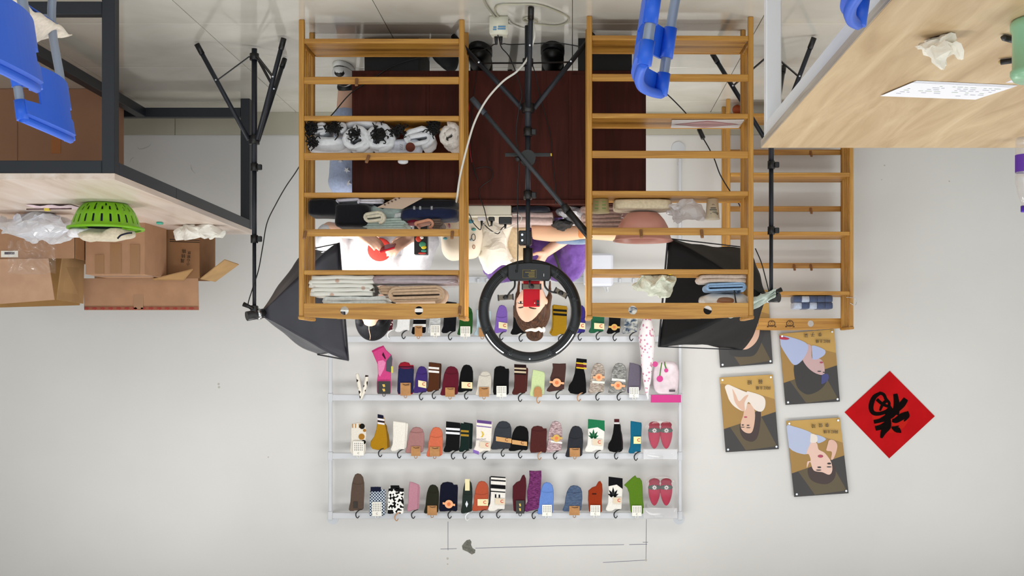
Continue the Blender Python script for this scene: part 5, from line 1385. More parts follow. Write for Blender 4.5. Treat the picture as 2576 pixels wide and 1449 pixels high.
# third shelf, crammed rack
def cub(x0, y0, x1, y1, d=5.34, dep=.17, amp=.005, seed=0, e=.4, z0=None):
    X0_, X1_, Z0, Z1 = px_box(x0, y0, x1, y1, d); return cushion(X0_, X1_, d, d + dep, Z0 if z0 is None else z0, Z1, amp, seed, e)
BLKC = cloth('0d0e14')
solo('black_sock_bundle', cub(772, 496, 845, 542, 5.335, .16, .003, 1, .3, S3), BLKC, 'flat black folded sock bundle at the end of the third shelf', 'socks')
solo('black_tights_bundle', cub(838, 513, 928, 570, 5.33, .17, .004, 2, .35, S3 + .018), BLKC, 'larger black rounded bundle leaning on the grey rolled socks', 'clothes')
ribthing('grey_white_socks', spiral(XA(905, 5.35), XA(848, 5.35), S3, 1, .010), .009, YA, YB, cloth('b9b6c0'), 'grey and white socks rolled flat on the third shelf', 'socks', 2)
ribthing('white_folded_vest', serp(XA(965, 5.35), XA(905, 5.35), S3, 2, .009, True, .01, 4), .008, YA + .02, YB, cloth('cfcdd6'), 'thin white folded vest beside the grey rolled socks', 'clothes', 8)
ribthing('cream_roll', spiral(XA(968, 5.35), XA(918, 5.35), S3 + .056, 2, .013), .012, YA, YB, cloth('cbc3ae'), 'cream cloth roll with a dark core on the third shelf', 'clothes', 3)
solo('black_poly_bag', crumple((XA(965, 5.36), 5.42, S3 + .022), (.07, .07, .022), .25, 14, 3, 30, 16, S3), plain('10121c', .2), 'glossy black plastic bag on the third shelf', 'bag')
cd = thing('kraft_card', 'slanting kraft card with dark lettering in clear wrap', 'card', tuple(W(1008, 510, 5.315)))
part(cd, 'card', G().prism([W(x, y, dd) for x, y, dd in ((948, 522, 5.318), (1005, 492, 5.312), (1064, 498, 5.312), (1012, 526, 5.318))], (0, .004, 0)), plain('b09884', .6))
for i in range(5): part(cd, 'card_print', G().box(W(968 + i * 9, 515 - i * 4.2, 5.311), (.008, .001, .006), Matrix.Rotation(R(25), 3, 'Y')), plain('4c3a30', .7))
ST = lambda a, b, sc: spotted('marl', a, b, sc)
ribthing('mint_striped_socks', serp(XA(1025, 5.37), XA(908, 5.37), S3 + .083, 4, .010, True, .03, 6), .009, YA + .03, YB, cloth('b4c4bc'), 'stack of mint and white striped socks on the third shelf', 'socks', 5, .004)
solo('mint_sock_pile', cub(925, 515, 1020, 553, 5.37, .13, .008, 23, .5, S3 + .02), cloth('a9b8b2'), 'grey-green sock pile under the mint striped stack', 'socks')
nv = solo('navy_socks', cub(1003, 521, 1150, 553, 5.33, .17, .006, 11, .45, S3 + .036), cloth('171f3c'), 'long folded navy socks with clear plastic hooks', 'socks')
for x in (1042, 1057, 1086): part(nv, 'plastic_hook', G().box(W(x, 523, 5.328), (.010, .004, .016), bev=.001), CLEAR)
solo('black_socks_stack', cub(1010, 500, 1150, 522, 5.34, .17, .004, 12, .4, S3), cloth('101118'), 'black folded socks under the navy socks', 'socks')
solo('white_undershirt', cub(985, 531, 1062, 549, 5.36, .13, .006, 13, .5, S3 + .05), cloth('e6e6e4'), 'white folded cloth between the mint and navy socks', 'clothes')
solo('crimson_cloth', cub(1020, 545, 1062, 563, 5.36, .10, .006, 15, .6, S3 + .085), cloth('7d1730'), 'crimson cloth tucked behind the navy socks', 'clothes')
ribthing('peach_cloth', spiral(XA(1090, 5.36), XA(1045, 5.36), S3 + .087, 1, .022), .010, YA, YB - .06, cloth('c68c70'), 'peach folded cloth beside the striped dark cloth', 'clothes', 6)
ribthing('striped_dark_cloth', serp(XA(1111, 5.36), XA(1089, 5.36), S3 + .087, 4, .010, True, .004, 8), .009, YA, YB - .05, cloth('5c4c42'), 'brown and black striped cloth beside the peach fold', 'clothes', 9)
# second shelf: rolled white socks with black yarn
YRN = plain('0e0b0a', .95)
def yarn(root, c, r, n=34, seed=0, ln=.03):
    rnd = random.Random(seed); g = G(); c = Vector(c)
    for k in range(n):
        a = rnd.uniform(0, 6.28); q = rnd.uniform(.1, 1); p = c + Vector((math.cos(a) * r[0] * q, rnd.uniform(-.012, .004), math.sin(a) * r[1] * q)); pts = [p]
        for _ in range(3): p = p + Vector((rnd.uniform(-1, 1), rnd.uniform(-.5, .3), rnd.uniform(-1, 1))) * ln * .4; pts.append(p)
        g.tube(pts, .0024, 5, k=2)
    g.add(*blobdata(c + Vector((0, .012, 0)), (r[0] * .85, .02, r[1] * .85), seed), smooth=True)
    part(root, 'yarn_fringe', g, YRN, 'tangled black yarn', kind='stuff')
def blobdata(c, r, seed): q = crumple(c, r, .3, seed, 3, 16, 10); return q.v, q.f
WS = cloth('d9dade', .08, .2)
def rollsock(x0, y0, x1, y1, turns, lab, yn=None, d=5.335, mat=None, seed=0, z0=None, dep=.15):
    X0_, X1_, Z0, Z1 = px_box(x0, y0, x1, y1, d); Z0 = Z0 if z0 is None else z0
    t = thing('rolled_sock', lab, 'socks', ((X0_ + X1_) / 2, d + dep / 2, Z0), 0, 'rolled white socks with black yarn on the second shelf')
    th = (Z1 - Z0) / (turns * 2)
    part(t, 'sock_roll', ribbon(spiral(X0_, X1_, Z0, turns, th), th * .86, d, d + dep, .004, seed), mat or WS)
    if yn: yarn(t, W(yn[0], yn[1], d - .006), (yn[2] * .0017, yn[3] * .0017), yn[4], seed)
def leafsock(x0, y0, x1, y1, lab, yn=None, d=5.33, seed=0, mat=None, deco=None):
    X0_, X1_, Z0, Z1 = px_box(x0, y0, x1, y1, d)
    t = thing('rolled_sock', lab, 'socks', ((X0_ + X1_) / 2, d + .07, Z0), 0, 'rolled white socks with black yarn on the second shelf')
    part(t, 'sock_leg', cushion(X0_, X1_, d, d + .14, Z0, Z1, .012, seed, .7, 30, 16, 14), mat or WS)
    if yn: yarn(t, W(yn[0], yn[1], d - .012), (yn[2] * .0017, yn[3] * .0017), yn[4], seed)
    if deco: deco(t)
rollsock(778, 304, 820, 338, 2, 'rolled white sock buried in black yarn at the shelf end', (782, 322, 18, 20, 46), seed=1, z0=S2)
rollsock(828, 303, 868, 332, 2, 'rolled white sock with black yarn beside the shelf-end roll', (838, 322, 26, 16, 40), seed=2, z0=S2)
leafsock(862, 300, 962, 318, 'flat white sock lying along the shelf edge', None, seed=3)
leafsock(768, 338, 872, 384, 'white sock with yarn tuft lying on the shelf-end rolls', (788, 358, 16, 14, 30), seed=4)
rollsock(866, 316, 925, 384, 2, 'upright open white sock with black yarn inside', (893, 338, 16, 12, 30), d=5.325, seed=5)
rollsock(922, 310, 985, 384, 2, 'large white sock roll with a black yarn core', (952, 335, 20, 22, 50), d=5.33, seed=6)
rollsock(1020, 318, 1085, 372, 2, 'double white sock roll leaning to the yarn tuft', (1000, 328, 18, 16, 44), d=5.335, seed=7)
def bear(t):
    c = W(1032, 370, 5.322); part(t, 'brown_patch', G().cyl(c, c + Vector((0, .006, 0)), .02, n=18), cloth('5a2a20'))
    text('ZZZ', plain('55525a', .8), t, W(1009, 370, 5.315), (0, 0, 1), (-1, 0, 0), .014, 'print')
leafsock(972, 345, 1056, 386, 'pale grey sock with a round brown patch on the white rolls', None, d=5.335, seed=8, mat=cloth('c6c8d2'), deco=bear)
solo('sock_toe_tip', cub(1000, 398, 1026, 411, 5.318, .03, .002, 31, .8), WS, 'white sock tip sticking up above the hook rail', 'socks')
rollsock(1108, 305, 1157, 374, 2, 'rolled cream-white sock tied with a black cord by the post', (1092, 320, 20, 22, 48), d=5.335, seed=9, mat=cloth('d8d0c8'), z0=S2)
# towel rack items
YA2, YB2 = 5.275, 5.46
jar = thing('paper_cup_upside_down', 'pale green printed paper tub on the third shelf of the towel rack', 'tub', (XA(1510, 5.36), 5.36, S3))
jc = Vector((XA(1511, 5.36), 5.37, S3))
part(jar, 'tub_body', G().lathe([(0, 0), (.034, 0), (.037, .052), (.039, .055), (.037, .058), (0, .058)], jc, n=28), plain('c3b98c', .5))
for i in range(3):
    for s in (-.014, .018): part(jar, 'green_print', G().box(jc + Vector((s, -.0365, .014 + i * .014)), (.016, .003, .003)), plain('5f8a3a', .6))
solo('cream_towel', cub(1545, 494, 1692, 526, 5.33, .15, .004, 41, .3, S3), cloth('d9ccae'), 'folded cream towel under the pink bowl', 'towel')
bcn = Vector((XA(1618, 5.40), 5.415, 0)); zt_ = ZA(512, 5.33)
bw = thing('pink_bowl', 'large pink plastic bowl resting on the cream towel', 'bowl', (bcn.x, bcn.y, S3 + .055))
PK = plain('cf9486', .35); zb_ = S3 + .053; hb = ZA(604, 5.36) - zb_
o = part(bw, 'bowl_body', G().lathe([(0, .0), (.062, .0), (.07, .004), (.092, .03), (.108, .06), (.118, .10), (.123, hb - .008), (.129, hb - .004), (.129, hb), (.121, hb - .002), (.114, .09), (.06, .012), (0, .01)], (bcn.x, bcn.y, zb_), n=56), PK)
solo('tissue_wad', crumple((XA(1722, 5.36), 5.37, S3 + .045), (.075, .06, .055), .4, 51, 2.6, 44, 26, S3 + .001), glassy('thin_tissue', t=.25, white=.7), 'thin white crumpled plastic tissue beside the pink bowl', 'tissue')
cup = Vector((XA(1793, 5.34), 5.35, S3))
cu = thing('paper_cup', 'cream paper drinking cup with black printing on the towel rack', 'cup', tuple(cup))
part(cu, 'cup_body', G().lathe([(0, 0), (.024, 0), (.0305, .082), (.0325, .083), (.0325, .087), (.030, .087), (.0235, .004), (0, .004)], cup, n=32), plain('d9cfb8', .5))
for i, w in enumerate((.03, .022)): part(cu, 'cup_print', G().box(cup + Vector((0, -.0285 - .0008 * i, .05 - .008 * i)), (w, .003, .003)), plain('2a2622', .6))
for pts in (((-.020, .07), (-.008, .062), (.012, .066)), ((-.022, .066), (-.012, .058), (.004, .06))): part(cu, 'cup_print', G().tube([cup + Vector((a, -.0305 + abs(a) * .3, b_)) for a, b_ in pts], .0011, 5), plain('2a2622', .6))
part(cu, 'cup_print', G().tube([cup + Vector((.005 * math.cos(a), -.0275, .03 + .004 * math.sin(a))) for a in (3.3, 4, 4.7, 5.4, 6.1)], .0008, 5), plain('2a2622', .6))
pc = thing('paper_card', 'white card printed with a red and pink diamond on the second shelf', 'card', (XA(1785, 5.33), 5.33, S2))
A, B, C, D_ = (Vector((XA(1690, 5.29), 5.285, S2)), Vector((XA(1880, 5.27) + .012, 5.278, S2)), Vector((XA(1866, 5.42) + .01, 5.45, S2)), Vector((XA(1688, 5.44), 5.45, S2)))
part(pc, 'card_sheet', G().prism([A, B, C, D_], (0, 0, .003)), plain('dcd8d8', .4))
def dia(k, z): m = (A + B + C + D_) / 4; return [m + ((A + B) / 2 - m) * k + Vector((0, 0, z)), m + ((B + C) / 2 - m) * k + Vector((0, 0, z)), m + ((C + D_) / 2 - m) * k + Vector((0, 0, z)), m + ((D_ + A) / 2 - m) * k + Vector((0, 0, z))]
part(pc, 'red_diamond', G().prism(dia(.92, .0031), (0, 0, .0004)), plain('8c2430', .5)); part(pc, 'pink_diamond', G().prism(dia(.84, .0036), (0, 0, .0004)), plain('c99c9e', .5))
solo('lace_cloth', crumple((XA(1652, 5.35), 5.36, S4 + .03), (.105, .06, .042), .5, 61, 3.2, 60, 26, S4 + .0005), cloth('dfe4d4'), 'white lacy cloth with a yellow flower on the top shelf', 'cloth')
part(bpy.data.objects['lace_cloth'], 'yellow_flower', crumple(W(1686, 688, 5.29), (.013, .006, .009), .4, 3, 4, 14, 8), plain('cdb31e', .8))
ribthing('beige_hand_towel', serp(XA(1874, 5.33), XA(1764, 5.33), S4, 2, .016, True, .01, 4), .015, YA2 + .01, YB2, cloth('cbbbae'), 'folded beige hand towel at the bottom of the top-shelf pile', 'towel', 3)
ribthing('blue_hand_towel', spiral(XA(1872, 5.33), XA(1775, 5.33), S4 + .033, 2, .0095), .0085, YA2 + .01, YB2, cloth('8fb2d8'), 'folded light blue towel between the beige towel and a printed pouch', 'towel', 4)
pch = thing('printed_pouch', 'clear pouch with brown printed picture on the blue towel', 'pouch', (XA(1815, 5.35), 5.36, S4 + .072))
part(pch, 'pouch_body', cushion(XA(1890, 5.35), XA(1760, 5.35), 5.30, 5.45, S4 + .072, S4 + .142, .010, 71, .75), plain('d8d4ce', .2, var=.25, bscale=22))
part(pch, 'brown_print', cushion(XA(1850, 5.3), XA(1800, 5.3), 5.292, 5.33, S4 + .092, S4 + .122, .003, 3, .8), plain('8a5a38', .4))
part(pch, 'black_tie', G().tube([W(1847, 726, 5.296), W(1849, 745, 5.288), W(1852, 765, 5.30)], .003, 6), BLACK)
# pale cloth hanging on the corner of the towel rack and the softbox
g = G().sheet(lambda u, v: W(1833 + 118 * u, 800 - 6 * v - (55 * u ** 1.5) * (1) - 24 * v * (1 - abs(u - .55)) + 3 * noise.noise(Vector((u * 9, v * 6, 0))), 5.545 + .15 * u + .03 * noise.noise(Vector((u * 6, v * 5, 4)))), 30, 10)
cl2 = solo('pale_green_cloth', g, cloth('d2dfd6'), 'pale mint cloth strip draped from the rack corner to the softbox lamp', 'cloth'); mod(cl2, 'SOLIDIFY', thickness=.003)
# folded striped socks on the rack at the wall
x0, x1, z0, z1 = px_box(2000, 738, 2097, 773, 6.95)
fs_ = thing('striped_towel_socks', 'grey-blue and white striped fluffy socks folded on the wall rack', 'socks', ((x0 + x1) / 2, 7.02, S4))
nst = 5; cols_ = ['4c5876', 'b7c2d6']
for k in range(2):
    for i in range(nst):
        a = x0 + (x1 - x0) * i / nst; b_ = x0 + (x1 - x0) * (i + 1.15) / nst; zz_ = S4 + .036 * k
        part(fs_, 'knit_band', cushion(a, b_, 6.95 + .004 * k, 7.08, zz_, zz_ + .038, .002, i + k, .35, 16, 10), cloth(cols_[(i + k) % 2 if i not in (0, 1) else 0]))
hk = solo('wire_hook', G().tube([W(2128, 748, 6.9), W(2150, 750, 6.895), W(2155, 760, 6.895), W(2150, 768, 6.895), W(2138, 762, 6.9)], .0016, 6), CHROME, 'thin wire hook clipped to the wall rack post', 'hook')
solo('orange_ball', G().ball((XA(1858, 7.0), 7.06, .029), .028, 18, 12), plain('b8562a', .5), 'small orange ball on the floor under the wall rack', 'ball')
# ================================================================== on the mahogany table
TZ = 0.745
d = 5.63
x0, x1, z0, z1 = px_box(1176, 514, 1286, 541, d)
ps = thing('power_strip', 'white extension socket strip full of chargers on the table edge', 'power strip', ((x0 + x1) / 2, 5.66, TZ))
PSW = plain('dcd8c8', .4)
part(ps, 'strip_body', G().box(((x0 + x1) / 2, 5.645, TZ + .022), (x1 - x0, .05, .044), bev=.003), PSW)
part(ps, 'cover', G().box(((x0 + x1) / 2, 5.645, TZ + .047), (x1 - x0 + .006, .054, .007), bev=.002), plain('e8e4d4', .4))
for xa, xb, ya, yb, m, nm in ((1202, 1221, 536, 555, 'c9c8d0', 'usb_charger'), (1229, 1244, 540, 556, '121214', 'black_plug'), (1255, 1287, 538, 564, '101113', 'black_adapter')):
    X0_, X1_, Z0, Z1 = px_box(xa, ya, xb, yb, 5.64); Z0 = TZ + .0505
    t = thing(nm, {'usb_charger': 'small grey charger plugged into the socket strip', 'black_plug': 'slim black plug standing in the socket strip', 'black_adapter': 'square black power adapter standing on the socket strip'}[nm], 'charger', ((X0_ + X1_) / 2, 5.645, Z0))
    part(t, 'body', G().box(((X0_ + X1_) / 2, 5.645, (Z0 + Z1) / 2), (X1_ - X0_, .036, Z1 - Z0), bev=.003), plain(m, .4))
    part(t, 'cable_boot', G().cyl(((X0_ + X1_) / 2, 5.645, Z1 - .002), ((X0_ + X1_) / 2, 5.645, Z1 + .022), .006, .004, n=10), BLACK)
CABB = plain('0d0d0f', .5); CABW = plain('dcdad2', .5); CABR = plain('a01424', .45)
def cable(name, pts, r, mat, label, extra=None):
    pts = [Vector(p) for p in pts]
    o = solo(name, G().tube(pts, r, 7, k=8), mat, label, 'cable')
    return o
cable('charging_cable', [W(1211, 560, 5.645), W(1208, 578, 5.62), W(1190, 560, 5.615), W(1184, 545, 5.612), W(1180, 538, 5.60)], .0022, CABB, 'short black cable looping from the grey charger')
cable('looped_cable', [W(1216, 562, 5.645), W(1230, 576, 5.62), W(1252, 588, 5.62), W(1262, 575, 5.63), W(1271, 568, 5.645)], .0022, CABB, 'black cable sagging between two chargers')
cable('white_usb_cable', [W(1222, 558, 5.65), W(1216, 575, 5.61), W(1245, 584, 5.61), W(1280, 572, 5.61), W(1305, 560, 5.61), W(1312, 548, 5.61), W(1305, 540, 5.615), W(1290, 540, 5.62)], .002, CABW, 'thin white cable looping over the socket strip')
cable('hanging_cable', [W(1236, 566, 5.635), W(1230, 568, 5.60), W(1224, 550, 5.592), W(1218, 525, 5.588), W(1210, 505, 5.588), W(1205, 480, 5.588), W(1215, 465, 5.588), W(1236, 450, 5.588), W(1238, 430, 5.588), W(1225, 420, 5.588), W(1196, 423, 5.588)], .0021, CABB, 'black cable dangling and curling over the table front')
cable('long_dark_cable', [W(1190, 424, 5.588), W(1203, 455, 5.588), W(1188, 405, 5.588), W(1186, 330, 5.588), W(1192, 240, 5.588), W(1200, 180, 5.585)], .002, CABB, 'thin black cable running down the table front beside the red wire')
cable('ring_lamp_cable', [W(1299, 682, 5.312), W(1302, 660, 5.31), W(1303, 600, 5.33), W(1302, 540, 5.335), W(1302, 470, 5.345), W(1306, 400, 5.335), W(1298, 340, 5.345), W(1306, 270, 5.335), W(1312, 230, 5.33), W(1285, 150, 5.36), W(1262, 120, 5.42), W(1256, 100, 5.26), W(1252, 88, 5.23)], .0024, CABB, 'black cable falling from the ring lamp down its pole')
cable('side_cable', [W(1398, 512, 5.59), W(1397, 470, 5.585), W(1390, 400, 5.585), W(1385, 340, 5.585), W(1372, 290, 5.585), W(1358, 240, 5.58), W(1348, 190, 5.57), W(1338, 160, 5.5)], .0024, CABB, 'black cable hanging beside the ring lamp pole')
cable('red_wire', [W(1170, 140, 5.58), W(1171, 165, 5.585), W(1179, 200, 5.588), W(1172, 235, 5.588), W(1180, 270, 5.588), W(1172, 310, 5.588), W(1180, 350, 5.588), W(1183, 385, 5.588), W(1187, 408, 5.588)], .0022, CABR, 'thin red wire hanging in front of the table')
cable('white_power_cord', [W(1172, 536, 5.61), W(1150, 535, 5.57), W(1146, 520, 5.50), W(1150, 495, 5.29), W(1158, 440, 5.285), W(1175, 370, 5.285), W(1195, 305, 5.29), W(1225, 250, 5.29), W(1265, 205, 5.29), W(1300, 180, 5.29), W(1325, 150, 5.29), W(1340, 110, 5.28), W(1345, 85, 5.26), Vector((XA(1338, 5.28), 5.3, .006)), Vector((XA(1320, 5.4), 5.42, .006)), Vector((XA(1290, 5.35), 5.36, .006)), Vector((XA(1280, 5.3), 5.30, .006))], .0045, CABW, 'thick white power cord arcing from the floor socket up to the table')
FZ = .006
def fl(x, y): dd = (CAMH - FZ) * FPX / (CY - y); return Vector((XA(x, dd), dd, FZ))
cable('floor_cord_loop', [fl(1283, 60), fl(1262, 48), fl(1248, 35), fl(1246, 22), fl(1258, 12), fl(1300, 11), fl(1350, 12), fl(1395, 26), fl(1430, 45), fl(1420, 60), fl(1390, 65), fl(1340, 58), fl(1316, 50), fl(1330, 44), fl(1352, 55)], .0035, plain('b7b49f', .5), 'pale cord lying in a wide loop on the floor tiles')
cable('pale_power_cable', [fl(1208, -25), fl(1222, 10), fl(1240, 36), fl(1248, 44)], .0045, plain('a9a697', .5), 'pale cord running across the tiles to the floor socket')
sx0, sx1, sz0, sz1 = px_box(1232, 48, 1279, 92, 5.26)
sk = thing('floor_socket', 'white socket block with blue labels lying on the floor', 'socket', ((sx0 + sx1) / 2, 5.28, 0))
part(sk, 'socket_body', G().prism([(sx0, 5.24, .001), (sx1, 5.24, .001), (sx1 - .004, 5.30, .001), (sx0 + .004, 5.30, .001)], (0, 0, .078), bev=.006), plain('e2dfcc', .4))
for xa, xb, ya, yb in ((1240, 1249, 80, 83), (1252, 1272, 77, 83), (1241, 1249, 74, 77.5), (1253, 1272, 73, 75.5)):
    part(sk, 'blue_label', G().box(((XA(xa, 5.24) + XA(xb, 5.24)) / 2, 5.2385, (ZA(ya, 5.24) + ZA(yb, 5.24)) / 2 - .012), (abs(XA(xa, 5.24) - XA(xb, 5.24)), .001, .006)), plain('5b8fb8', .5))
for i, x in enumerate((1247, 1259)):
    p = Vector((XA(x, 5.25), 5.275, .08)); part(sk, 'plug', G().cyl(p, p + Vector((0, .012, .03)), .008, .005, n=10), BLACK)
cable('floor_plug_cable', [Vector((XA(1247, 5.25), 5.287, .11)), W(1242, 112, 5.34), W(1230, 120, 5.42), W(1205, 128, 5.5), W(1180, 140, 5.56)], .0024, CABB, 'black cable leaving the floor socket towards the table leg')
cable('floor_black_cable', [Vector((XA(1259, 5.25), 5.287, .11)), W(1268, 110, 5.36), W(1285, 112, 5.45), W(1340, 110, 5.5), W(1400, 108, 5.52), W(1460, 117, 5.53), W(1474, 118, 5.53)], .0024, CABB, 'black cable running from the floor socket behind the ring lamp legs')
# softbox cords
cable('hanging_power_cable', [W(636, 782, 5.735), W(624, 768, 5.73), W(634, 730, 5.73), W(650, 680, 5.735), W(661, 620, 5.735), W(672, 560, 5.735), W(696, 510, 5.72), W(720, 468, 5.7), W(752, 420, 5.65), W(800, 330, 5.6), W(840, 283, 5.58), W(872, 245, 5.57), W(895, 225, 5.58), W(935, 200, 5.59), W(990, 165, 5.58), W(1060, 143, 5.57)], .0026, CABB, 'black cord hanging from the softbox beside the crammed rack')
pc_ = thing('inline_adapter_cord', 'black cord with an inline adapter hanging behind the towel rack', 'cable', tuple(W(1765, 335, 5.53)))
part(pc_, 'cord', G().tube([W(1600, 162, 5.56), W(1640, 200, 5.55), W(1673, 232, 5.53), W(1700, 258, 5.53), W(1728, 288, 5.53), W(1757, 325, 5.53)], .0027, 7), CABB)
part(pc_, 'adapter', G().bar(W(1757, 322, 5.53), W(1770, 350, 5.53), .028, .018, bev=.004), BLACK)
part(pc_, 'cord', G().tube([W(1770, 350, 5.53), W(1783, 372, 5.53), W(1797, 400, 5.53), W(1812, 440, 5.53), W(1836, 480, 5.53), W(1856, 508, 5.53), W(1866, 530, 5.53), W(1868, 548, 5.535)], .0027, 7), CABB)
cable('short_power_cable', [W(1900, 625, 5.74), W(1915, 660, 5.73), W(1926, 700, 5.73), W(1936, 740, 5.73)], .0026, CABB, 'short black cord along the softbox beside the wall rack')
# cloth piles on the table
ribthing('mauve_towel', serp(XA(1393, 5.7), XA(1284, 5.7), TZ + .028, 2, .024, True, .01, 3), .022, 5.64, 5.86, cloth('c7b0ac'), 'folded dusty pink towel on the table beside the socket strip', 'towel', 2, .003)
solo('dark_cloth', cushion(XA(1384, 5.68), XA(1286, 5.68), 5.62, 5.86, TZ, TZ + .029, .004, 4, .4), cloth('1c202c'), 'dark navy cloth under the dusty pink towel', 'cloth')
solo('white_blue_bag', crumple((XA(1440, 5.68), 5.70, TZ + .03), (.075, .08, .042), .3, 17, 3, 36, 18, TZ + .001), plain('dfe0e6', .3, var=.12, bscale=25), 'white and pale blue plastic packet on the table', 'packet')
ribthing('pink_grey_towels', serp(XA(1566, 5.72), XA(1462, 5.72), TZ, 6, .018, True, .02, 11), .016, 5.64, 5.88, cloth('bda39c'), 'stack of folded pink-grey towels at the table end', 'towel', 6, .004)
solo('black_lace', crumple((XA(1415, 5.7), 5.71, TZ + .075), (.055, .06, .022), .35, 33, 3, 30, 16), plain('0c0b0c', .6), 'black crumpled lace under the display leg', 'cloth')
SKINL = plain('e2b694', .6)
lg = thing('display_leg', 'flesh-toned display leg with orange heel lying on the folded towels', 'display leg', tuple(W(1440, 565, 5.78)))
part(lg, 'leg_form', G().tube([W(1338, 584, 5.80), W(1345, 584, 5.80), W(1385, 586, 5.80), W(1430, 585, 5.80), W(1470, 583, 5.81), W(1505, 588, 5.83), W(1555, 594, 5.86), W(1560, 595, 5.86)], [.022, .034, .040, .038, .033, .028, .024, .014], 20), SKINL)
part(lg, 'orange_heel', G().ball(W(1462, 583, 5.785), (.022, .02, .030), 16, 10), plain('dd8d4e', .6)); part(lg, 'orange_toe', G().ball(W(1530, 592, 5.845), (.042, .022, .022), 16, 10), plain('e0914c', .6))
solo('denim_cloth', cushion(XA(1492, 5.9), XA(1396, 5.9), 5.88, 5.99, ZA(590, 5.9), ZA(612, 5.9), .006, 9, .6), cloth('6e86a4'), 'faded blue denim cloth lying against the display leg', 'cloth')
# bags on the table
bgx = thing('printed_cloth_bag', 'white bag printed with teal leaves and black rings on the table', 'bag', (XA(1155, 5.72), 5.74, TZ))
bb_ = part(bgx, 'bag_body', cushion(XA(1212, 5.72), XA(1104, 5.72), 5.66, 5.84, TZ, ZA(655, 5.72), .016, 14, .7, 36, 20, 9), plain('e8dcc8', .6, var=.06, bscale=12))
for x, y, rx, ry, c_ in ((1184, 557, 8, 5, '3f7f90'), (1192, 577, 6, 4, '4d8a86'), (1176, 578, 3, 3, 'c25b40'), (1186, 604, 5, 3, '8fa0a0'), (1127, 555, 10, 3, 'd77a4c'), (1130, 568, 3, 6, '9a6a78'), (1120, 600, 6, 3, '4f92a0')):
    o = part(bgx, 'print', G().ball(W(x, y, 5.668), (rx * .0018, .012, ry * .0018), 14, 8), plain(c_, .6))
for x, y, r_ in ((1191, 597, 7), (1192, 621, 4)): part(bgx, 'ring_print', G().tube([W(x + r_ * .7 * math.cos(a * .524), y + r_ * 1.2 * math.sin(a * .524), 5.663) for a in range(13)], .0018, 5), plain('2a2430' if r_ == 7 else 'b0805c', .6))
solo('white_plastic_bag', crumple((XA(1252, 5.78), 5.82, TZ + .135), (.125, .085, .15), .30, 22, 2.2, 44, 28, TZ + .001), plain('efe9dc', .55), 'crumpled white plastic bag glowing in the lamp light on the table', 'bag')
solo('beige_garment', cushion(XA(1330, 5.86), XA(1268, 5.86), 5.84, 5.92, ZA(560, 5.86), ZA(662, 5.86), .014, 26, .6), cloth('d8c4a2'), 'beige garment held up in front of the purple shirt', 'clothes')
cb_ = thing('colour_carton', 'tall carton printed red, green and yellow behind the white T-shirt sleeve', 'carton', (XA(1060, 6.0), 6.0, TZ))
X0_, X1_ = XA(1075, 5.98), XA(1042, 5.98)
part(cb_, 'carton_body', G().box(((X0_ + X1_) / 2, 6.0, (TZ + ZA(640, 5.98)) / 2), (X1_ - X0_, .05, ZA(640, 5.98) - TZ), bev=.002), plain('141214', .5))
for x, y, rx, ry, c_ in ((1053, 601, 9, 8, 'c23820'), (1060, 598, 7, 4, 'e9e4dc'), (1063, 615, 10, 8, '3f8a68'), (1066, 622, 8, 5, 'd8c020'), (1066, 631, 8, 4, '2e8a7a'), (1062, 637, 12, 3, 'b83428')):
    q = G().ball(W(x, y, 5.974), (rx * .0016, .003, ry * .0018), 14, 8); part(cb_, 'print', q, plain(c_, .5))
# ================================================================== people
def head_fn(u, p):
    x, y, z = u                                         # face looks to -y
    q = Vector((p.x, p.y, p.z))
    if z < 0: q.x *= 1 - .36 * (-z) ** 1.6; q.y *= 1 - .10 * (-z) ** 2
    if y < 0:
        f = -y
        q.y -= .024 * math.exp(-(x / .13) ** 2 - ((z + .22) / .13) ** 2) * f
        q.y -= .010 * math.exp(-(x / .10) ** 2 - ((z + .02) / .2) ** 2) * f
        q.y += .010 * math.exp(-((abs(x) - .38) / .16) ** 2 - ((z - .03) / .10) ** 2) * f
        q.y -= .007 * math.exp(-(x / .22) ** 2 - ((z + .52) / .08) ** 2) * f
        q.y -= .008 * math.exp(-(x / .3) ** 2 - ((z + .85) / .15) ** 2) * f
    return q
HR = (.074, .094, .118)
def build_head(g, c, M3):
    c = Vector(c); g.ball(c, HR, 40, 28, head_fn, M3)
    for s in (-1, 1): g.ball(c + M3 @ Vector((s * .075, .008, -.012)), (.010, .019, .030), 12, 8, None, M3)
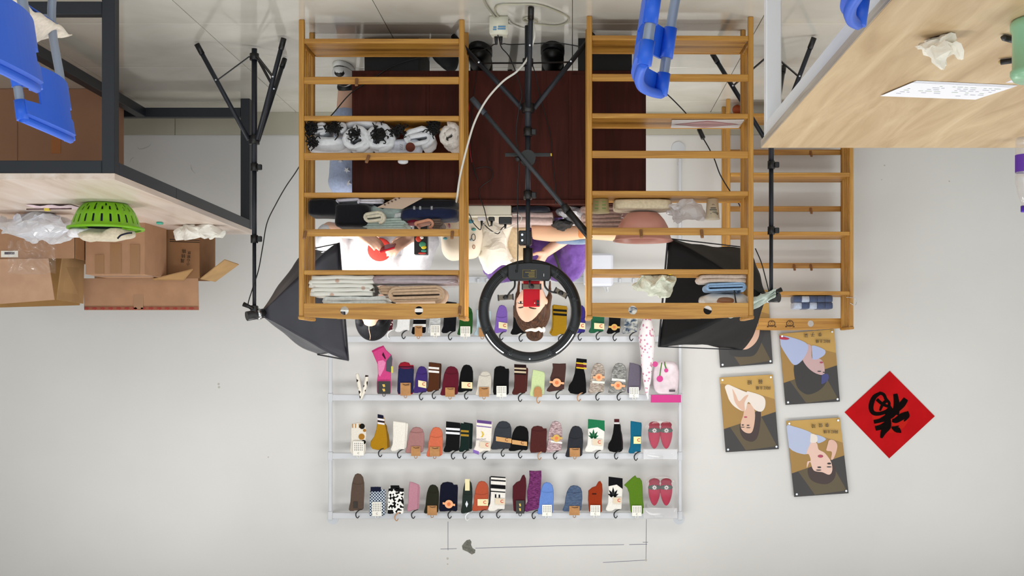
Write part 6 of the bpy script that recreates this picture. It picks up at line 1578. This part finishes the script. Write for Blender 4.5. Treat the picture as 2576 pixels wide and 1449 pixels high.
def hand(g, w, direc, pal, spread=.0, curl=.6, thumb=1, k=1.0):
    """palm and five bent fingers; w wrist, direc finger direction, pal the palm's normal, thumb side sign"""
    d_ = Vector(direc).normalized(); n_ = Vector(pal).normalized(); s_ = d_.cross(n_).normalized() * thumb
    w = Vector(w); pc_ = w + d_ * .045 * k
    for i in range(4):
        o = s_ * (.027 - .018 * i) * k
        g.capsule(w + d_ * .01 + o * .6, w + d_ * .085 * k + o, .0135 * k, .0105 * k, 10)
        b_ = w + d_ * .088 * k + o; L_ = (.068, .078, .072, .055)[i] * k
        a1 = d_ * math.cos(curl * .5) + n_ * math.sin(curl * .5); a2 = d_ * math.cos(curl * 1.5) + n_ * math.sin(curl * 1.5); a3 = d_ * math.cos(curl * 2.3) + n_ * math.sin(curl * 2.3)
        p1 = b_ + a1 * L_ * .45; p2 = p1 + a2 * L_ * .32; p3 = p2 + a3 * L_ * .25
        g.capsule(b_, p1, .0092 * k, .0085 * k, 10); g.capsule(p1, p2, .0085 * k, .0078 * k, 10); g.capsule(p2, p3, .0078 * k, .0066 * k, 10)
    t0 = w + d_ * .022 * k + s_ * .024 * k; t1 = t0 + (d_ * .6 + s_ * .7 + n_ * .35).normalized() * .036 * k; t2 = t1 + (d_ * .8 + s_ * .25 + n_ * .55).normalized() * .030 * k
    g.capsule(t0, t1, .0125 * k, .0105 * k, 10); g.capsule(t1, t2, .0102 * k, .008 * k, 10)
SKIN, nt, bs = nodes('skin')
bs.inputs['Base Color'].default_value = lin('e3b79e'); bs.inputs['Roughness'].default_value = .5; bs.inputs['Subsurface Weight'].default_value = .08
bs.inputs['Subsurface Radius'].default_value = (.02, .008, .004)
def hairmat(a, b):
    m, nt, bs = nodes('hair'); v = coords(nt, 'Object', (260, 160, 14)); n = N(nt, 'ShaderNodeTexNoise', Scale=1.0, Detail=3.0); nt.links.new(v, n.inputs['Vector'])
    nt.links.new(ramp(nt, n.outputs['Fac'], [(.35, a), (.65, b)]), bs.inputs['Base Color']); bs.inputs['Roughness'].default_value = .55; bs.inputs['Specular IOR Level'].default_value = .18; bump(nt, bs, n.outputs['Fac'], .35, .002); return m
def vox(o, s, it=4):
    mod(o, 'REMESH', mode='VOXEL', voxel_size=s, use_smooth_shade=True)
    mod(o, 'SMOOTH', factor=.5, iterations=it)
    return o
def torso(g, hip, chest, neck, sh, r=1.0, flat=.72):
    g.capsule(Vector(hip), Vector(chest), .135 * r, .145 * r, 20, flat, Vector((1, 0, 0)))
    g.capsule(Vector(chest), Vector(chest) + Vector((0, 0, .07)), .145 * r, .12 * r, 20, flat, Vector((1, 0, 0)))
    for s in sh: g.capsule(Vector(chest) + Vector((0, 0, .09)), s, .085 * r, .052 * r, 14)

# ---- person in purple ------------------------------------------------
hc = Vector((XA(1338, 6.03), 6.05, ZA(769, 6.03) - .004)); MH = Matrix.Rotation(R(4), 3, 'Y') @ Matrix.Rotation(R(15), 3, 'Z') @ Matrix.Rotation(R(6), 3, 'X')
shA = Vector((.012, 6.13, 1.0)); shB = Vector((.365, 6.13, 1.0)); chest = Vector((.19, 6.16, .86)); hip = Vector((.19, 6.30, .56))
elA = Vector((-.035, 6.06, .80)); elB = Vector((.42, 6.08, .80)); wrA = Vector((.125, 5.95, .925)); wrB = Vector((.275, 5.95, .925))
g = G(); build_head(g, hc, MH)
g.capsule(hc + Vector((0, .03, -.06)), Vector((.19, 6.13, 1.0)), .05, .06, 16)
torso(g, hip, chest, None, (shA, shB), .92)
for s_, e_, w_ in ((shA, elA, wrA), (shB, elB, wrB)):
    g.capsule(s_, e_, .044, .036, 14); g.capsule(e_, w_, .036, .025, 14)
hand(g, wrA, (.35, -.2, .6), (.6, .3, -.3), curl=.75, thumb=-1, k=.92)
hand(g, wrB, (-.35, -.2, .6), (-.6, .3, -.3), curl=.75, thumb=1, k=.92)
for x, ax_ in ((.125, XA(1390, 5.8)), (.32, XA(1208, 5.8))):
    kn = Vector(((x + ax_) / 2 + (.01 if x < .2 else 0), 5.93, .50)); g.capsule(Vector((x, 6.28, .53)), kn, .08, .062, 16); g.capsule(kn, Vector((ax_, 5.88, .10)), .058, .040, 16)
    g.capsule(Vector((ax_, 5.88, .06)), Vector((ax_, 5.79, .04)), .036, .028, 12)
p1 = link('person', g.mesh('person', (.19, 6.3, 0)), SKIN); p1.location = (.19, 6.3, 0); vox(p1, .0055, 5)
tag(p1, 'person in a purple T-shirt with a brown bun sitting behind the ring lamp', 'person')
# purple shirt
PUR = cloth('66468e', .12, .3)
g = G(); torso(g, hip + Vector((0, 0, .04)), chest, None, (shA, shB), 1.05, .78)
for s_, e_ in ((shA, elA), (shB, elB)): g.capsule(s_, s_.lerp(e_, .66), .066, .078, 16)
o = part(p1, 'purple_shirt', g, PUR); vox(o, .008, 3)
tx = bpy.data.textures.new('folds', 'CLOUDS'); tx.noise_scale = .055; tx.noise_depth = 2
mod(o, 'DISPLACE', texture=tx, strength=.03, texture_coords='GLOBAL')
o = part(p1, 'black_strap', G().tube([(.055, 6.07, 1.03), (.07, 6.035, .97), (.10, 6.03, .89), (.12, 6.04, .82)], .007, 8), BLKSOFT)
# dark trousers and shoes
g = G()
for x, ax_ in ((.125, XA(1390, 5.8)), (.32, XA(1208, 5.8))):
    kx = (x + ax_) / 2 + (.01 if x < .2 else 0)
    g.capsule(Vector((x, 6.28, .53)), Vector((kx, 5.93, .50)), .09, .072, 16); g.capsule(Vector((kx, 5.93, .50)), Vector((ax_, 5.88, .12)), .068, .05, 16)
g.capsule(Vector((.12, 6.3, .55)), Vector((.26, 6.3, .55)), .11, .11, 16)
o = part(p1, 'black_trousers', g, cloth('0c0c10')); vox(o, .009, 3)
def shoe(root, ax_, y0, mat, solem, name='shoe', yaw=0.0, s=1.0, lab=None):
    """shoe with its toe towards -y; ax_ x of the foot, y0 the heel"""
    g = G()
    def fn(u, p):
        q = Vector((u.x * .047 * s * (1 - .12 * u.y), u.y * .135 * s, max(u.z, -.3) * (.052 + .034 * max(0, u.y)) * s))
        return q
    M3 = Matrix.Rotation(yaw, 3, 'Z')
    c = Vector((ax_, y0 - .12 * s, .042 * s)); g.ball(c, 1, 24, 14, fn, M3)
    o = part(root, name, g, mat, lab)
    sl = G(); poly = []
    for k in range(20):
        a = 2 * math.pi * k / 20; poly.append(c + M3 @ Vector((math.cos(a) * .049 * s, math.sin(a) * .139 * s, -.042 * s + .0)))
    sl.prism(poly, (0, 0, .024 * s), bev=.004); part(o, 'sole', sl, solem)
    return o
for ax_ in (XA(1208, 5.8), XA(1390, 5.8)):
    g = G().capsule(Vector((ax_, 5.88, .05)), Vector((ax_, 5.88, .17)), .052, .055, 16)
    sh_ = shoe(p1, ax_, 5.94, plain('0b0b0c', .5), plain('141415', .6), 'black_boot', s=1.12); part(sh_, 'boot_shaft', g, plain('0b0b0c', .5))
# hair with bun
HB = hairmat('2c1b12', '5a3c28')
g = G()
g.ball(hc + MH @ Vector((0, .022, .030)), (.085, .099, .108), 28, 18, None, MH)
for s in (-1, 1):
    g.capsule(hc + MH @ Vector((s * .070, .0, .05)), hc + MH @ Vector((s * .080, .012, -.05)), .020, .013, 12)
    g.capsule(hc + MH @ Vector((s * .080, .012, -.05)), hc + MH @ Vector((s * .078, .0, -.12)), .009, .005, 8)
bun = hc + MH @ Vector((-.022, .02, .138))
g.ball(bun, (.042, .04, .034), 20, 12)
o = part(p1, 'brown_hair', g, HB); vox(o, .004, 2)
wb = part(p1, 'scrunchie', G().tube([bun + Vector((.042 * math.cos(a * .42), .042 * math.sin(a * .42) , -.022 + .006 * math.sin(a * 2.9))) for a in range(16)], .009, 8), plain('ece6de', .5), 'white beaded hair tie')
def faceparts(root, c, M3, lipc='b5605c', brow='3c281c'):
    for s in (-1, 1):
        e = c + M3 @ Vector((s * .030, -.082, .003)); part(root, 'eye', G().ball(e, (.0135, .008, .0065), 14, 8, None, M3), plain('e9e4e0', .3))
        part(root, 'iris', G().ball(e + M3 @ Vector((0, -.006, 0)), (.0055, .004, .0058), 12, 8, None, M3), plain('20120c', .2))
        part(root, 'eyelid', G().tube([e + M3 @ Vector((a, -.007 + abs(a) * .25, .0062 - a * a * 14)) for a in (-.015, -.008, 0, .008, .015)], .0018, 6), plain('33211a', .6))
        part(root, 'eyebrow', G().tube([c + M3 @ Vector((s * a, -.0895 + (a * a) * 9, .024 + .004 * math.sin((a - .012) * 70))) for a in (.013, .022, .034, .045)], [.003, .0038, .0034, .0015], 7), plain(brow, .8))
    part(root, 'lips', G().ball(c + M3 @ Vector((0, -.088, -.058)), (.022, .008, .007), 16, 8, None, M3), plain(lipc, .4))
faceparts(p1, hc, MH)
st1 = thing('stool', 'round black stool under the person in purple', 'stool', (.19, 6.34, 0))
part(st1, 'seat', G().cyl((.19, 6.34, .40), (.19, 6.34, .44), .17, n=28), BLKSOFT)
for a in range(4): part(st1, 'leg', G().cyl((.19 + .10 * math.cos(a * 1.571 + .78), 6.34 + .10 * math.sin(a * 1.571 + .78), .40), (.19 + .17 * math.cos(a * 1.571 + .78), 6.34 + .17 * math.sin(a * 1.571 + .78), 0), .012, n=10), BLKSTEEL)

# ---- person in white ---------------------------------------------------
hc2 = Vector((XA(936, 6.15), 6.19, 1.195)); MW = Matrix.Rotation(R(4), 3, 'Y') @ Matrix.Rotation(R(25), 3, 'X')
shA = Vector((.80, 6.30, 1.0)); shB = Vector((1.165, 6.30, 1.0)); chest = Vector((.985, 6.33, .84)); hip = Vector((.99, 6.46, .60))
elA = Vector((.73, 6.20, .80)); elB = Vector((1.20, 6.21, .79)); wrA = W(1032, 598, 6.08); wrB = W(908, 590, 6.08)
g = G(); build_head(g, hc2, MW)
g.capsule(hc2 + MW @ Vector((0, .03, -.06)), Vector((.985, 6.32, 1.0)), .05, .06, 16)
torso(g, hip, chest, None, (shA, shB), .95)
for s_, e_, w_ in ((shA, elA, wrA), (shB, elB, wrB)): g.capsule(s_, e_, .046, .038, 14); g.capsule(e_, w_, .037, .026, 14)
hand(g, wrA, W(992, 622, 6.02) - wrA, (.2, .5, .6), curl=.5, thumb=-1, k=.92)
hand(g, wrB, W(950, 612, 6.0) - wrB, (-.2, .5, .6), curl=.45, thumb=1, k=.92)
kn = Vector((1.125, 6.17, .56)); an = Vector((1.118, 6.22, .10))
g.capsule(Vector((1.06, 6.44, .60)), kn, .085, .065, 16); g.capsule(kn, an, .060, .043, 16); g.capsule(Vector((1.12, 6.24, .07)), Vector((1.12, 6.11, .04)), .04, .03, 12)
kn2 = Vector((.90, 6.20, .56)); an2 = Vector((.88, 6.30, .10))
g.capsule(Vector((.92, 6.44, .60)), kn2, .085, .065, 16); g.capsule(kn2, an2, .060, .043, 16); g.capsule(Vector((.88, 6.32, .07)), Vector((.88, 6.19, .04)), .04, .03, 12)
p2 = link('person', g.mesh('person', (.99, 6.46, 0)), SKIN); p2.location = (.99, 6.46, 0); vox(p2, .0055, 5)
tag(p2, 'person in a white T-shirt with parted black hair looking down at a red phone', 'person')
WHT = cloth('d6d6da', .08, .25)
g = G(); torso(g, hip + Vector((0, 0, .02)), chest, None, (shA, shB), 1.08, .80)
for s_, e_ in ((shA, elA), (shB, elB)): g.capsule(s_, s_.lerp(e_, .78), .068, .085, 16)
o = part(p2, 'white_shirt', g, WHT); vox(o, .008, 3); mod(o, 'DISPLACE', texture=tx, strength=.014, texture_coords='GLOBAL')
rd = W(955, 628, 6.19); part(p2, 'red_print', G().ball(rd, (.06, .012, .058), 28, 10), plain('cf3a30', .8), 'round red print on the shirt')
# jeans with stars
JN = cloth('a9b7d6', .12, .3)
g = G(); g.capsule(Vector((1.06, 6.44, .60)), kn, .095, .076, 16); g.capsule(kn, kn.lerp(an, .68), .073, .066, 16); g.capsule(Vector((.92, 6.44, .60)), kn2, .095, .076, 16); g.capsule(kn2, kn2.lerp(an2, .68), .073, .066, 16)
g.capsule(Vector((.92, 6.46, .61)), Vector((1.06, 6.46, .61)), .12, .12, 16)
jn = part(p2, 'star_jeans', g, JN, 'pale blue trousers with white stars'); vox(jn, .009, 3)
def star(c, r):
    g = G(); pts = []
    for k in range(10):
        a = math.pi / 2 + k * math.pi / 5; rr = r if k % 2 == 0 else r * .42; pts.append(Vector(c) + Vector((rr * math.cos(a), 0, rr * math.sin(a))))
    return g.prism(pts, (0, .012, 0))
for x, y, r_ in ((872, 428, .016), (875, 460, .017), (856, 405, .012), (858, 445, .012)): part(jn, 'star', star(W(x, y, 6.105), r_), WHT)
s1_ = shoe(p2, 1.12, 6.27, plain('dcdcdc', .5), plain('e6e6e2', .5), 'sneaker', s=1.0, lab='white sneaker with black overlays')
for c_, r_ in ((Vector((1.12, 6.05, .045)), (.030, .03, .030)), (Vector((1.12, 6.12, .075)), (.036, .05, .028)), (Vector((1.12, 6.20, .09)), (.042, .04, .03))): part(s1_, 'black_overlay', G().ball(c_, r_, 16, 10), plain('101012', .5))
shoe(p2, .88, 6.34, plain('dcdcdc', .5), plain('e6e6e2', .5), 'sneaker', s=1.0)
HK = hairmat('07070a', '16171d')
g = G(); g.ball(hc2 + MW @ Vector((0, .028, .032)), (.088, .094, .110), 28, 18, None, MW)
for s in (-1, 1):
    g.capsule(hc2 + MW @ Vector((s * .050, -.040, .085)), hc2 + MW @ Vector((s * .078, -.02, .02)), .020, .016, 12)
    g.capsule(hc2 + MW @ Vector((s * .076, -.03, .02)), hc2 + MW @ Vector((s * .082, .03, -.08)), .02, .02, 12)
g.capsule(hc2 + MW @ Vector((0, .09, .0)), hc2 + MW @ Vector((0, .11, -.10)), .05, .04, 12)
o = part(p2, 'black_hair', g, HK); vox(o, .004, 2)
part(p2, 'parting', G().tube([hc2 + MW @ Vector((.004, -.052, .089)), hc2 + MW @ Vector((.002, -.03, .1185)), hc2 + MW @ Vector((-.003, .0, .1365)), hc2 + MW @ Vector((.002, .03, .1415))], .0016, 6), SKIN)
faceparts(p2, hc2, MW, brow='1a1412')
gl = thing('eyeglasses', 'thin round wire eyeglasses worn by the person in white', 'glasses', tuple(hc2 + MW @ Vector((0, -.1, .003))))
for s in (-1, 1):
    gc = hc2 + MW @ Vector((s * .034, -.102, -.002)); part(gl, 'lens_rim', G().tube([gc + MW @ Vector((.025 * math.cos(a * .4189), 0, .021 * math.sin(a * .4189))) for a in range(16)], .0012, 6), plain('6a4a40', .4))
    part(gl, 'temple', G().tube([hc2 + MW @ Vector((s * .059, -.10, .0)), hc2 + MW @ Vector((s * .078, -.06, .003)), hc2 + MW @ Vector((s * .083, .01, .0))], .0012, 6), plain('6a4a40', .4))
part(gl, 'bridge', G().tube([hc2 + MW @ Vector((-.009, -.103, .0)), hc2 + MW @ Vector((0, -.108, .004)), hc2 + MW @ Vector((.009, -.103, 0))], .0012, 6), plain('6a4a40', .4))
# her phone
pm = W(976, 622, 6.0); ph2 = thing('handheld_red_phone', 'red smartphone held in both hands by the person in white', 'phone', tuple(pm))
M3 = Matrix.Rotation(R(-16), 3, 'Y') @ Matrix.Rotation(R(74), 3, 'X')
o = part(ph2, 'phone_body', G().box(pm, (.075, .009, .14), M3, bev=.003), plain('b00d20', .3)); part(ph2, 'screen', G().box(pm + M3 @ Vector((0, .005, 0)), (.069, .001, .132), M3), plain('15151a', .1))
st2 = thing('stool', 'round black stool under the person in white', 'stool', (1.0, 6.5, 0))
part(st2, 'seat', G().cyl((1.0, 6.5, .44), (1.0, 6.5, .48), .17, n=28), BLKSOFT)
for a in range(4): part(st2, 'leg', G().cyl((1.0 + .10 * math.cos(a * 1.571 + .78), 6.5 + .10 * math.sin(a * 1.571 + .78), .44), (1.0 + .17 * math.cos(a * 1.571 + .78), 6.5 + .17 * math.sin(a * 1.571 + .78), 0), .012, n=10), BLKSTEEL)
# grey slipper left under the table
gsl = thing('grey_slipper', 'grey and black slipper lying under the table', 'slipper', (.582, 5.80, 0))
shoe(gsl, .582, 5.88, plain('4b4e52', .7), plain('17181a', .7), 'slipper_upper', yaw=.25)
